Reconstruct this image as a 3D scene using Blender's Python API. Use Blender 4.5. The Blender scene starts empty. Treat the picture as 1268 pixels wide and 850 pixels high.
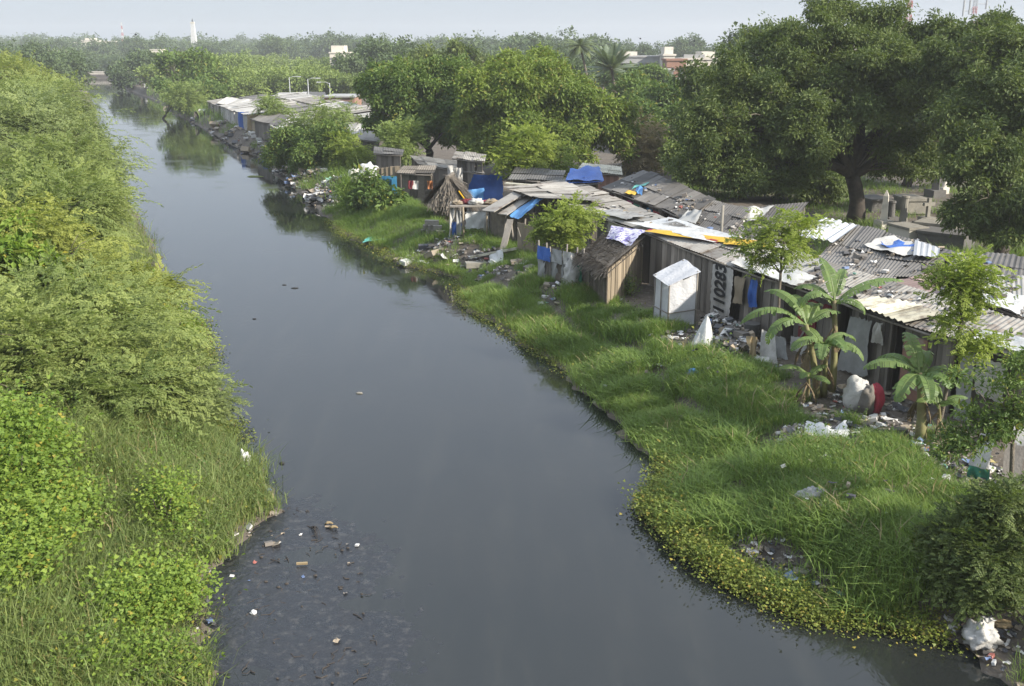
import bpy, math, random
import numpy as np
from mathutils import Vector, Matrix, noise as mnoise

R0 = np.random.RandomState
random.seed(7)
SC = bpy.context.scene
COL = SC.collection

# ------------------------------------------------------------------ camera geometry
FPX, HCAM, PITCH = 1232.8, 10.0, math.radians(16.5)
CT, ST = math.cos(PITCH), math.sin(PITCH)

def ray(px, py):
    a = (425 - py) / FPX
    return np.array([(px - 634) / FPX, CT + a * ST, -ST + a * CT])

def atz(px, py, z):
    """the world point seen at a pixel of the photo, on the level z"""
    d = ray(px, py); t = (z - HCAM) / d[2]
    return np.array([d[0] * t, d[1] * t, z])

def P(px, py, Y):
    """the world point seen at a pixel, at depth Y"""
    d = ray(px, py); t = Y / d[1]
    return np.array([d[0] * t, Y, HCAM + d[2] * t])

# ------------------------------------------------------------------ terrain
RB = np.array([(9.5, -40), (8.6, 12.5), (8.2, 14.3), (7.9, 15.4), (6.8, 15.9), (5.5, 16.2), (4.5, 17), (3.7, 18.3), (3.1, 20.6), (3.9, 22.3), (2.5, 27.5),
               (1.5, 31.4), (.2, 34.3), (-2.1, 39.6), (-2.2, 44.1), (-5.2, 46.7), (-6.8, 50.6), (-9.5, 55.3), (-12.1, 63.4),
               (-17.9, 78.2), (-22.6, 92.7), (-29.9, 108.6), (-39.5, 130.9), (-54.5, 164.3), (-70.3, 202.8), (-114, 294), (-140, 358), (-200, 362)])
LB = np.array([(-5, -40), (-5.1, 14), (-5.7, 15.9), (-6.0, 18), (-5.5, 20.2), (-5.5, 21.4), (-6.9, 23.6), (-8, 25), (-8.6, 27.5), (-11.2, 33.3),
               (-12.4, 36.5), (-20, 54), (-28, 71.5), (-44, 108.6), (-99, 240), (-142.5, 331), (-200, 345), (-260, 358), (-201, 362)])
HB = np.array([(16, -40), (10.9, 19.2), (10.5, 21.7), (9.5, 23.6), (8.4, 24.8), (7.3, 28.4), (6.2, 31.5), (4.7, 34), (3.4, 36), (2.6, 38.5), (1.2, 44),
               (.2, 46.5), (-3, 51), (-6, 62), (-9, 70), (-14, 90), (-24, 110), (-34, 130), (-60, 190)])
def Rb(y): return np.interp(y, RB[:, 1], RB[:, 0])
def Lb(y): return np.interp(y, LB[:, 1], LB[:, 0])
def Hb(y): return np.interp(y, HB[:, 1], HB[:, 0])

def wob(x, y):
    return (np.sin(x * 1.7 + y * .6) * np.sin(y * 1.3 - x * .4) + .6 * np.sin(x * 3.9 - y * 2.3 + 1.) * np.sin(y * 3.1 + x * 1.2) + .4 * np.sin(x * 7.3 + y * 5.1) * np.sin(y * 8.1 - x * 2.2))

def hz(x, y):
    x = np.asarray(x, float); y = np.asarray(y, float)
    w = wob(x, y)
    shore = .22 * np.sin(y * 2.1) * np.sin(y * .77 + 1) + .12 * np.sin(y * 5.3 + .5)
    far = np.clip((y - 90) / 100, 0, 1)
    dr = (x - Rb(y)) + shore * (1 - far); dl = (Lb(y) - x) + shore * (1 - far)
    d = np.maximum(dr, dl)
    k = np.where(dr > dl, 3.4 - 1.9 * np.clip((y - 70) / 30, 0, 1), 5.0)
    top = np.where(dr > dl, 1.2, 1.35)
    t = np.clip(d / k, 0, 1)
    up = .1 + (top - .1) * (t * t * (3 - 2 * t))
    up = up + np.where(d > 0, .05 * w * np.clip(d * 2, 0, 1), 0)
    rr = x - Rb(y); up = up - .28 * np.exp(-((rr - 2.0 - .25 * np.sin(y * .9)) / .35) ** 2) * np.clip((y - 19) / 3, 0, 1) * np.clip((44 - y) / 3, 0, 1)
    dn = np.clip(.1 + d * .9, -.7, .1)
    return np.where(d > 0, up, dn)

def hz1(x, y): return float(hz(x, y))

def at(px, py):
    """the ground point seen at a pixel of the photo"""
    z = 1.
    for _ in range(14):
        p = atz(px, py, z); z = .5 * z + .5 * hz1(p[0], p[1])
    p = atz(px, py, z); p[2] = hz1(p[0], p[1])
    return p

# ------------------------------------------------------------------ mesh builder
class MB:
    def __init__(s): s.V = []; s.F = {}; s.T = []; s.n = 0
    def add(s, V, F, tint=.5):
        V = np.asarray(V, float).reshape(-1, 3); F = np.asarray(F, int)
        s.V.append(V); s.F.setdefault(F.shape[1], []).append(F + s.n)
        s.T.append(np.full(len(V), tint) if np.isscalar(tint) else np.asarray(tint, float))
        s.n += len(V)
    def box(s, c, size, rz=0., tint=.5, M=None):
        sx, sy, sz = [q / 2 for q in size]
        V = np.array([(x, y, z) for z in (-sz, sz) for y in (-sy, sy) for x in (-sx, sx)])
        if M is not None: V = V @ np.asarray(M).T
        elif rz:
            c_, s_ = math.cos(rz), math.sin(rz)
            V = V @ np.array([[c_, s_, 0], [-s_, c_, 0], [0, 0, 1]])
        s.add(V + np.asarray(c, float), [(0, 2, 3, 1), (4, 5, 7, 6), (0, 1, 5, 4), (2, 6, 7, 3), (0, 4, 6, 2), (1, 3, 7, 5)], tint)
    def beam(s, a, b, w, h, tint=.5):
        """a board from a to b, w wide, h thick"""
        a = np.asarray(a, float); b = np.asarray(b, float); d = b - a; L = np.linalg.norm(d); d = d / L
        side = np.cross(d, (0, 0, 1.)); 
        if np.linalg.norm(side) < 1e-3: side = np.array([1., 0, 0])
        side /= np.linalg.norm(side); up = np.cross(side, d)
        s.box((a + b) / 2, (L, w, h), tint=tint, M=np.stack([d, side, up], 1))
    def tube(s, pts, rad, n=7, tint=.5, cap=True):
        pts = np.asarray(pts, float); m = len(pts)
        rad = np.full(m, rad) if np.isscalar(rad) else np.asarray(rad, float)
        tg = np.gradient(pts, axis=0); tg /= np.linalg.norm(tg, axis=1)[:, None] + 1e-9
        ref = np.array([.31, .17, .93]) if abs(tg[0][2]) < .9 else np.array([.9, .3, .1])
        V = []
        for i in range(m):
            u = np.cross(tg[i], ref); u /= np.linalg.norm(u); v = np.cross(tg[i], u)
            a = np.arange(n) * 2 * math.pi / n
            V.append(pts[i] + rad[i] * (np.cos(a)[:, None] * u + np.sin(a)[:, None] * v))
        V = np.concatenate(V)
        F = [(i * n + j, i * n + (j + 1) % n, (i + 1) * n + (j + 1) % n, (i + 1) * n + j) for i in range(m - 1) for j in range(n)]
        base = s.n
        s.add(V, F, tint)
        if cap:
            s.F.setdefault(n, []).append(np.array([[base + j for j in range(n)][::-1], [base + (m - 1) * n + j for j in range(n)]]))
    def grid(s, G, tint=.5):
        """G: (nu, nv, 3) points"""
        nu, nv = G.shape[:2]
        i, j = np.meshgrid(np.arange(nu - 1), np.arange(nv - 1), indexing='ij')
        a = (i * nv + j).ravel()
        s.add(G.reshape(-1, 3), np.stack([a, a + nv, a + nv + 1, a + 1], 1), tint)
    def lump(s, c, r, seed=0, amp=.25, freq=1.5, nu=14, nv=9, tint=.5, flat=None):
        """an irregular closed body: a ball of radii r with its surface pushed about by noise"""
        u = np.linspace(0, 2 * math.pi, nu, endpoint=False); v = np.linspace(-math.pi / 2, math.pi / 2, nv)
        pts = []
        for b in v:
            for a in u:
                d = Vector((math.cos(b) * math.cos(a), math.cos(b) * math.sin(a), math.sin(b)))
                k = 1 + amp * mnoise.noise(d * freq + Vector((seed * 3.7, seed * 1.3, 0))) + amp * .5 * mnoise.noise(d * freq * 2.7 + Vector((0, seed * 2.1, 5))) + amp * .3 * abs(mnoise.noise(d * freq * 6. + Vector((seed, 0, 9))))
                q = np.array(d) * k * np.asarray(r)
                if flat is not None: q[2] = max(q[2], -flat)
                pts.append(q)
        F = [(i * nu + j, i * nu + (j + 1) % nu, (i + 1) * nu + (j + 1) % nu, (i + 1) * nu + j) for i in range(nv - 1) for j in range(nu)]
        s.add(np.array(pts) + np.asarray(c, float), F, tint)
    def build(s, name, mat, parent=None, smooth=False, loc=None):
        me = bpy.data.meshes.new(name)
        V = np.concatenate(s.V)
        if loc is not None: V = V - np.asarray(loc, float)
        elif parent is not None: V = V - np.array(parent['org'])
        me.vertices.add(len(V)); me.vertices.foreach_set('co', V.astype(np.float32).ravel())
        idx = []; tot = []
        for k, fs in s.F.items():
            f = np.concatenate(fs); idx.append(f.ravel()); tot.append(np.full(len(f), k))
        idx = np.concatenate(idx); tot = np.concatenate(tot)
        me.loops.add(len(idx)); me.loops.foreach_set('vertex_index', idx.astype(np.int32))
        me.polygons.add(len(tot))
        st = np.concatenate([[0], np.cumsum(tot)[:-1]])
        me.polygons.foreach_set('loop_start', st.astype(np.int32))
        try: me.polygons.foreach_set('loop_total', tot.astype(np.int32))
        except Exception: pass
        me.polygons.foreach_set('use_smooth', np.full(len(tot), bool(smooth)))
        at_ = me.attributes.new('tint', 'FLOAT', 'POINT'); at_.data.foreach_set('value', np.concatenate(s.T).astype(np.float32))
        me.update(calc_edges=True)
        me.materials.append(mat)
        o = bpy.data.objects.new(name, me); COL.objects.link(o)
        if loc is not None: o.location = loc
        if parent is not None: o.parent = parent
        return o

def tag(o, label=None, cat=None, group=None, kind=None):
    if label: o['label'] = label
    if cat: o['category'] = cat
    if group: o['group'] = group
    if kind: o['kind'] = kind
    return o

def thing(name, label, cat, loc, group=None):
    o = bpy.data.objects.new(name, None); COL.objects.link(o); o.empty_display_size = .2
    o.location = [float(q) for q in loc]; o['org'] = [float(q) for q in loc]
    return tag(o, label, cat, group)

def solo(mb, name, mat, label, cat, group=None, smooth=False, loc=None):
    """a thing that is one mesh, its origin at its own foot"""
    if loc is None:
        V = np.concatenate(mb.V); loc = [float(V[:, 0].mean()), float(V[:, 1].mean()), float(V[:, 2].min())]
    return tag(mb.build(name, mat, smooth=smooth, loc=loc), label, cat, group)

def clone(root, loc, rz=0, sc=1, label=None):
    """copy a thing together with its parts"""
    r = root.copy(); COL.objects.link(r); r.location = [float(q) for q in loc]
    r.rotation_euler = (0, 0, rz); r.scale = (sc, sc, sc) if np.isscalar(sc) else sc
    if label: r['label'] = label
    for ch in list(root.children):
        c = ch.copy(); COL.objects.link(c); c.parent = r
        for g in ch.children:
            d = g.copy(); COL.objects.link(d); d.parent = c
    return r

# ------------------------------------------------------------------ materials
def newmat(name):
    m = bpy.data.materials.new(name); m.use_nodes = True
    nt = m.node_tree; nt.nodes.clear()
    out = nt.nodes.new('ShaderNodeOutputMaterial')
    return m, nt, out

def nd(nt, typ, **kw):
    n = nt.nodes.new(typ)
    for k, v in kw.items():
        if k in n.inputs: n.inputs[k].default_value = v
        else: setattr(n, k, v)
    return n

def mixc(nt, fac, a, b, blend='MIX'):
    n = nt.nodes.new('ShaderNodeMix'); n.data_type = 'RGBA'; n.blend_type = blend
    for s, v in ((n.inputs[0], fac), (n.inputs[6], a), (n.inputs[7], b)):
        if isinstance(v, bpy.types.NodeSocket): nt.links.new(v, s)
        elif isinstance(v, (int, float)): s.default_value = v
        else: s.default_value = (*v, 1) if len(v) == 3 else v
    return n.outputs[2]

def ramp(nt, sock, a, b):
    n = nt.nodes.new('ShaderNodeMapRange'); n.inputs[1].default_value = a; n.inputs[2].default_value = b
    nt.links.new(sock, n.inputs[0]); return n.outputs[0]

def MAT(name, c1, c2, rough=.85, scale=2., tint=.35, bump=.0, spec=.3, metal=0., c3=None, s3=6., t3=(.55, .7), transl=0., stretch=None, rough2=None):
    m, nt, out = newmat(name)
    tc = nd(nt, 'ShaderNodeTexCoord'); vec = tc.outputs['Object']
    if stretch:
        mp = nd(nt, 'ShaderNodeMapping'); mp.inputs['Scale'].default_value = stretch; nt.links.new(vec, mp.inputs[0]); vec = mp.outputs[0]
    n1 = nd(nt, 'ShaderNodeTexNoise', Scale=scale, Detail=8., Roughness=.65); nt.links.new(vec, n1.inputs['Vector'])
    col = mixc(nt, ramp(nt, n1.outputs[0], .3, .7), c1, c2)
    if c3 is not None:
        n3 = nd(nt, 'ShaderNodeTexNoise', Scale=s3, Detail=6., Roughness=.7); nt.links.new(vec, n3.inputs['Vector'])
        col = mixc(nt, ramp(nt, n3.outputs[0], *t3), col, c3)
    at_ = nd(nt, 'ShaderNodeAttribute', attribute_name='tint')
    if tint:
        v = ramp(nt, at_.outputs['Fac'], 0, 1); v.node.inputs[3].default_value = 1 - tint; v.node.inputs[4].default_value = 1 + tint
        h = nd(nt, 'ShaderNodeHueSaturation'); nt.links.new(v, h.inputs['Value']); nt.links.new(col, h.inputs['Color']); col = h.outputs[0]
    b = nd(nt, 'ShaderNodeBsdfPrincipled', Roughness=rough, Metallic=metal)
    b.inputs['Specular IOR Level'].default_value = spec
    nt.links.new(col, b.inputs['Base Color'])
    if rough2 is not None:
        rr = ramp(nt, n1.outputs[0], .3, .7); rr.node.inputs[3].default_value = rough; rr.node.inputs[4].default_value = rough2; nt.links.new(rr, b.inputs['Roughness'])
    if bump:
        nb = nd(nt, 'ShaderNodeTexNoise', Scale=scale * 7, Detail=6.); nt.links.new(vec, nb.inputs['Vector'])
        bp = nd(nt, 'ShaderNodeBump', Strength=bump, Distance=.05); nt.links.new(nb.outputs[0], bp.inputs['Height']); nt.links.new(bp.outputs[0], b.inputs['Normal'])
    sh = b.outputs[0]
    if transl:
        t = nd(nt, 'ShaderNodeBsdfTranslucent'); nt.links.new(col, t.inputs[0])
        mx = nd(nt, 'ShaderNodeMixShader', Fac=transl); nt.links.new(sh, mx.inputs[1]); nt.links.new(t.outputs[0], mx.inputs[2]); sh = mx.outputs[0]
    nt.links.new(sh, out.inputs[0])
    return m

def LEAF(name, dark, light, transl=.3, rough=.55, accent=None, aamt=.06):
    dark = (dark[0] * 1.16, dark[1] * 1.17, dark[2] * 1.22); light = (light[0] * 1.16, light[1] * 1.17, light[2] * 1.25)
    m, nt, out = newmat(name)
    at_ = nd(nt, 'ShaderNodeAttribute', attribute_name='tint')
    g = nd(nt, 'ShaderNodeNewGeometry')
    ad = nd(nt, 'ShaderNodeMath', operation='MULTIPLY_ADD'); ad.inputs[1].default_value = .35
    nt.links.new(g.outputs['Random Per Island'], ad.inputs[0])
    ml = nd(nt, 'ShaderNodeMath', operation='MULTIPLY'); ml.inputs[1].default_value = .65; nt.links.new(at_.outputs['Fac'], ml.inputs[0])
    nt.links.new(ml.outputs[0], ad.inputs[2])
    col = mixc(nt, ad.outputs[0], dark, light)
    if accent is not None:
        r2 = ramp(nt, g.outputs['Random Per Island'], 1 - aamt, 1 - aamt + .001); col = mixc(nt, r2, col, accent)
    b = nd(nt, 'ShaderNodeBsdfPrincipled', Roughness=rough); b.inputs['Specular IOR Level'].default_value = .25
    nt.links.new(col, b.inputs['Base Color'])
    t = nd(nt, 'ShaderNodeBsdfTranslucent')
    c2 = mixc(nt, 1., col, (1.15, 1.25, .55), 'MULTIPLY'); nt.links.new(c2, t.inputs[0])
    mx = nd(nt, 'ShaderNodeMixShader', Fac=transl); nt.links.new(b.outputs[0], mx.inputs[1]); nt.links.new(t.outputs[0], mx.inputs[2])
    nt.links.new(mx.outputs[0], out.inputs[0])
    return m

M = {}
M['soil'] = MAT('soil', (.13, .105, .08), (.07, .06, .05), scale=.9, tint=0, bump=.6, c3=(.22, .2, .17), s3=5, t3=(.55, .68))
M['mud'] = MAT('mud', (.012, .014, .017), (.022, .023, .026), rough=.16, scale=1.5, tint=0, bump=.5, spec=.5, c3=(.06, .058, .055), s3=5, t3=(.52, .7), rough2=.5)
M['plank'] = MAT('weathered_plank', (.27, .245, .21), (.16, .14, .12), scale=3, tint=.55, bump=.3, stretch=(1, 1, .25))
M['plankdark'] = MAT('dark_plank', (.17, .152, .13), (.095, .085, .073), scale=3, tint=.5, bump=.3, stretch=(1, 1, .25))
M['planktan'] = MAT('tan_board', (.27, .22, .155), (.19, .155, .11), scale=2, tint=.4, bump=.2, stretch=(1, 1, .3))
M['mat'] = MAT('palm_mat', (.17, .145, .115), (.1, .086, .068), scale=6, tint=.45, bump=.5)
M['thatch'] = MAT('thatch', (.18, .155, .125), (.1, .086, .07), scale=4, tint=.5, bump=.4)
M['straw'] = MAT('straw', (.3, .23, .13), (.2, .15, .085), scale=4, tint=.5)
M['tin'] = MAT('weathered_sheet', (.3, .278, .242), (.17, .158, .14), rough=.6, scale=.8, tint=.4, spec=.5, c3=(.12, .088, .065), s3=1.9, t3=(.52, .68))
M['tindark'] = MAT('dark_sheet', (.13, .122, .112), (.075, .07, .065), rough=.65, scale=.9, tint=.45, spec=.4, c3=(.15, .14, .13), s3=2.2, t3=(.6, .72))
M['tinpale'] = MAT('pale_sheet', (.4, .385, .35), (.25, .24, .22), rough=.5, scale=.8, tint=.3, spec=.5, c3=(.16, .125, .1), s3=1.7, t3=(.54, .7))
M['tincream'] = MAT('cream_sheet', (.55, .52, .41), (.38, .36, .28), rough=.55, scale=1, tint=.4, c3=(.2, .17, .13), s3=2.4, t3=(.48, .66))
M['tinpink'] = MAT('rusty_pink_sheet', (.3, .22, .2), (.2, .14, .125), rough=.6, scale=1, tint=.35)
M['brick'] = MAT('brick', (.3, .17, .125), (.21, .125, .095), scale=2, tint=.3, bump=.3, c3=(.33, .27, .22), s3=1, t3=(.55, .68))
M['plaster'] = MAT('pale_plaster', (.62, .58, .5), (.5, .46, .4), scale=.5, tint=.2, c3=(.28, .26, .23), s3=.9, t3=(.56, .75))
M['plastergrey'] = MAT('grey_plaster', (.34, .34, .33), (.25, .25, .25), scale=.5, tint=.2)
M['white'] = MAT('white_plastic', (.68, .68, .66), (.5, .5, .49), rough=.5, scale=2, tint=.15, bump=.4, transl=.15, c3=(.32, .3, .27), s3=2.6, t3=(.54, .74))
M['whitedirty'] = MAT('dirty_white_cloth', (.52, .5, .46), (.33, .32, .3), rough=.8, scale=3, tint=.25, bump=.4, c3=(.2, .18, .16), s3=2.5, t3=(.58, .75))
M['greycloth'] = MAT('grey_cloth', (.32, .32, .31), (.22, .22, .21), rough=.8, scale=2, tint=.25, bump=.3)
M['blue'] = MAT('blue_tarpaulin', (.035, .12, .42), (.025, .085, .3), rough=.45, scale=2.5, tint=.25, bump=.4, spec=.5, c3=(.12, .24, .5), s3=4, t3=(.6, .75))
M['lightblue'] = MAT('light_blue_tarpaulin', (.1, .26, .5), (.07, .2, .4), rough=.5, scale=2, tint=.2, bump=.3)
M['skyblue'] = MAT('painted_blue_board', (.035, .17, .3), (.025, .12, .22), rough=.6, scale=2, tint=.35)
M['teal'] = MAT('teal_plastic', (.12, .42, .34), (.08, .32, .27), rough=.45, scale=4, tint=.2, bump=.3)
M['green'] = MAT('green_cloth', (.05, .22, .14), (.04, .16, .1), rough=.6, scale=4, tint=.2)
M['yellow'] = MAT('yellow_plastic', (.62, .4, .03), (.5, .3, .02), rough=.5, scale=4, tint=.2, bump=.2)
M['red'] = MAT('red_cloth', (.33, .035, .05), (.22, .025, .04), rough=.7, scale=3, tint=.3)
M['maroon'] = MAT('maroon_cloth', (.16, .03, .035), (.1, .02, .025), rough=.8, scale=3, tint=.3)
M['pink'] = MAT('pink_cloth', (.55, .09, .25), (.45, .07, .2), rough=.7, scale=3, tint=.2)
M['bark'] = MAT('bark', (.075, .062, .05), (.04, .033, .028), scale=5, tint=.2, bump=.8)
M['barkpale'] = MAT('pale_bark', (.17, .145, .11), (.1, .085, .065), scale=5, tint=.2, bump=.6)
M['bananastem'] = MAT('banana_stem', (.2, .2, .08), (.12, .09, .05), scale=3, tint=.3, rough=.6)
M['deadleaf'] = MAT('dead_leaf', (.2, .15, .09), (.12, .09, .055), scale=4, tint=.35, transl=.2)
M['stone'] = MAT('stone', (.27, .25, .21), (.17, .16, .135), scale=2, tint=.25, bump=.3)
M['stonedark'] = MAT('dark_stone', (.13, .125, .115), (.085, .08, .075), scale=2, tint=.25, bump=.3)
M['litter'] = None
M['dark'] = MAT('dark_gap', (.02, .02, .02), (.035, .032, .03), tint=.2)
M['glass'] = MAT('window_dark', (.05, .055, .06), (.07, .075, .08), rough=.2, tint=.1)
M['metalgrey'] = MAT('galvanised', (.42, .43, .44), (.32, .33, .34), rough=.5, tint=.2)
M['redpaint'] = MAT('red_paint', (.42, .08, .06), (.36, .07, .05), rough=.5, tint=.1)
M['black'] = MAT('black_paint', (.02, .02, .022), (.03, .03, .03), tint=0)
M['orange'] = MAT('orange_tile', (.4, .16, .06), (.3, .12, .05), tint=.2)
M['twig'] = MAT('twig', (.07, .058, .048), (.04, .034, .03), tint=.3)

M['L_mesq'] = LEAF('mesquite_leaf', (.115, .155, .045), (.24, .275, .08), .36)
M['L_mesqy'] = LEAF('mesquite_leaf_yellow', (.145, .18, .04), (.27, .285, .065), .36)
M['L_mesqg'] = LEAF('mesquite_leaf_grey', (.115, .15, .055), (.215, .25, .085), .36)
M['L_dark'] = LEAF('dark_broad_leaf', (.054, .08, .024), (.13, .162, .044), .28, accent=(.13, .15, .04), aamt=.05)
M['L_mid'] = LEAF('mid_broad_leaf', (.06, .1, .025), (.135, .19, .042), .3, accent=(.2, .2, .04), aamt=.06)
M['L_light'] = LEAF('light_broad_leaf', (.095, .14, .028), (.19, .235, .045), .34, accent=(.22, .2, .05), aamt=.06)
M['L_sap'] = LEAF('sapling_leaf', (.14, .19, .035), (.27, .31, .06), .42)
M['L_vine'] = LEAF('vine_leaf', (.1, .17, .03), (.22, .28, .045), .38, accent=(.32, .28, .05), aamt=.035)
M['L_banana'] = LEAF('banana_leaf', (.09, .15, .045), (.165, .215, .07), .38, rough=.45)
M['L_palm'] = LEAF('palm_leaf', (.06, .085, .03), (.12, .14, .05), .2)
M['L_date'] = LEAF('date_palm_leaf', (.1, .13, .08), (.16, .19, .12), .2)
M['L_grass'] = LEAF('grass_blade', (.115, .155, .05), (.24, .28, .09), .42, accent=(.28, .25, .1), aamt=.06)
M['L_grassr'] = LEAF('grass_blade_lush', (.095, .155, .036), (.21, .28, .068), .42, accent=(.22, .22, .07), aamt=.04)
M['L_water'] = LEAF('water_weed_leaf', (.09, .12, .02), (.18, .2, .035), .25, accent=(.3, .24, .05), aamt=.1)
M['L_far'] = LEAF('distant_leaf', (.05, .078, .03), (.095, .13, .045), .2)
M['L_scrub'] = LEAF('scrub_leaf', (.11, .155, .04), (.2, .245, .06), .25)

def litter_mat():
    m, nt, out = newmat('mixed_litter')
    g = nd(nt, 'ShaderNodeNewGeometry')
    cr = nd(nt, 'ShaderNodeValToRGB'); cr.color_ramp.interpolation = 'CONSTANT'
    stops = [(0, (.09, .08, .07)), (.2, (.16, .14, .12)), (.36, (.5, .48, .45)), (.5, (.24, .2, .15)), (.62, (.06, .06, .065)), (.74, (.5, .49, .47)),
             (.84, (.3, .24, .17)), (.93, (.12, .17, .3)), (.955, (.3, .1, .08)), (.97, (.4, .33, .13)), (.985, (.14, .28, .22))]
    e = cr.color_ramp.elements
    while len(e) < len(stops): e.new(.5)
    for k, (p, c) in enumerate(stops): e[k].position = p; e[k].color = (*c, 1)
    nt.links.new(g.outputs['Random Per Island'], cr.inputs[0])
    b = nd(nt, 'ShaderNodeBsdfPrincipled', Roughness=.7); nt.links.new(cr.outputs[0], b.inputs[0]); nt.links.new(b.outputs[0], out.inputs[0])
    return m
M['litter'] = litter_mat()

def water_mat():
    m, nt, out = newmat('river_water')
    tc = nd(nt, 'ShaderNodeTexCoord')
    mp = nd(nt, 'ShaderNodeMapping'); mp.inputs['Scale'].default_value = (1, .55, 1); nt.links.new(tc.outputs['Object'], mp.inputs[0])
    n1 = nd(nt, 'ShaderNodeTexNoise', Scale=5., Detail=5., Roughness=.55); nt.links.new(mp.outputs[0], n1.inputs['Vector'])
    n2 = nd(nt, 'ShaderNodeTexNoise', Scale=.35, Detail=3.); nt.links.new(tc.outputs['Object'], n2.inputs['Vector'])
    st = ramp(nt, n2.outputs[0], .4, .65); st.node.inputs[1].default_value = .48; st.node.inputs[2].default_value = .68; st.node.inputs[3].default_value = .012; st.node.inputs[4].default_value = .16
    bp = nd(nt, 'ShaderNodeBump', Distance=.06); nt.links.new(n1.outputs[0], bp.inputs['Height']); nt.links.new(st, bp.inputs['Strength'])
    mp2 = nd(nt, 'ShaderNodeMapping'); mp2.inputs['Scale'].default_value = (1.6, .22, 1); mp2.inputs['Rotation'].default_value = (0, 0, .35); nt.links.new(tc.outputs['Object'], mp2.inputs[0])
    n3 = nd(nt, 'ShaderNodeTexNoise', Scale=.9, Detail=7., Roughness=.7); nt.links.new(mp2.outputs[0], n3.inputs['Vector'])
    col = mixc(nt, n2.outputs[0], (.012, .015, .015), (.021, .022, .02)); col = mixc(nt, ramp(nt, n3.outputs[0], .5, .8), col, (.03, .031, .027))
    b = nd(nt, 'ShaderNodeBsdfPrincipled', Roughness=.035, IOR=1.5); b.inputs['Specular IOR Level'].default_value = .5
    nt.links.new(col, b.inputs['Base Color']); nt.links.new(bp.outputs[0], b.inputs['Normal'])
    nt.links.new(b.outputs[0], out.inputs[0])
    return m
M['water'] = water_mat()

# ------------------------------------------------------------------ setting
def build_ground():
    ys = np.concatenate([np.arange(-30, 8, 4), np.arange(8, 60, .4), np.arange(60, 150, 2), np.arange(150, 364, 5), [362, 366, 380, 420, 500, 650, 900, 1300]])
    ys = np.unique(ys)
    off = np.array([1200, 700, 400, 250, 150, 90, 60, 40, 28, 20, 14, 10, 8, 6.5, 5.2, 4.2, 3.4, 2.8, 2.2, 1.7, 1.3, 1, .75, .5, .3, .12])
    G = []
    for y in ys:
        l, r = float(Lb(y)), float(Rb(y)); l = min(l, r - .5)
        inn = [l + .3, l + .8, (l + r) / 2, r - .8, r - .3] if r - l > 2 else list(np.linspace(l, r, 7)[1:-1])
        xs = np.concatenate([l - off, [l], inn, [r], r + off[::-1]])
        z = hz(xs, np.full(len(xs), y))
        if y > 361: z = np.full(len(xs), 1.5) + .05 * wob(xs, np.full(len(xs), y))
        G.append(np.stack([xs, np.full(len(xs), y), z], 1))
    mb = MB(); mb.grid(np.array(G).transpose(1, 0, 2))
    tag(mb.build('ground', M['soil'], smooth=True), kind='structure')
    mb = MB(); mb.grid(np.array([[(x, y, 0.) for y in (-30, 60, 370)] for x in (-420, -60, 40)]))
    tag(mb.build('river_water', M['water']), kind='structure')
    # black mud bar left of the channel
    xs = np.arange(-6.6, -.6, .06); ys = np.arange(11.5, 21.8, .06)
    X, Y = np.meshgrid(xs, ys, indexing='ij')
    edge = np.interp(Y, [11, 14, 16.2, 18, 20.2, 21.4, 21.8], [-2.0, -2.2, -2.3, -2.9, -4., -5.4, -6.2])
    d = np.clip((edge - X) / 1.5, -1, 1)
    w = wob(X * 1.3, Y * 1.3) * .5 + .5 * wob(X * 4.1 + 3, Y * 3.7) + .35 * wob(X * 9.7, Y * 11.3)
    Z = .004 + .02 * d + .010 * w
    pool = lambda a, b, ra, rb: np.exp(-(((X - a) / ra) ** 2 + ((Y - b) / rb) ** 2) * 1.5)
    Z -= .05 * (pool(-4.3, 18.3, .7, .45) + pool(-4.4, 14.3, .6, .35) + pool(-2.9, 16.5, .5, .25))
    mb = MB(); mb.grid(np.stack([X, Y, Z], 2))
    tag(mb.build('mud_bank', M['mud'], smooth=True), kind='structure')
build_ground()

# ------------------------------------------------------------------ vegetation kit
def strip_quads(c, d, w, nrm_hint, L):
    """a leaf: a pointed strip of two quads"""
    d = d / (np.linalg.norm(d) + 1e-9); s = np.cross(d, nrm_hint); s /= np.linalg.norm(s) + 1e-9
    n = np.cross(s, d)
    V = [c, c + d * L * .45 + s * w / 2 + n * w * .15, c + d * L * .95 - n * L * .12, c + d * L * .45 - s * w / 2 + n * w * .15]
    return np.array(V), np.array([[0, 1, 2, 3]])

def proto(parts):
    V = []; F = []; n = 0
    for v, f in parts: V.append(v); F.append(f + n); n += len(v)
    return np.concatenate(V), np.concatenate(F)

def broad_clump(seed, n=16, r=.32, L=.17, w=.075):
    g = R0(seed); ps = []
    for _ in range(n):
        d = g.normal(size=3); d[2] = d[2] * .6 + .15; d /= np.linalg.norm(d)
        c = d * r * g.uniform(.2, 1)
        dd = d + g.normal(size=3) * .5 + np.array([0, 0, -.45])
        ps.append(strip_quads(c, dd, w * g.uniform(.7, 1.3), np.array([g.normal() * .3, g.normal() * .3, 1]), L * g.uniform(.7, 1.3)))
    return proto(ps)

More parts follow.
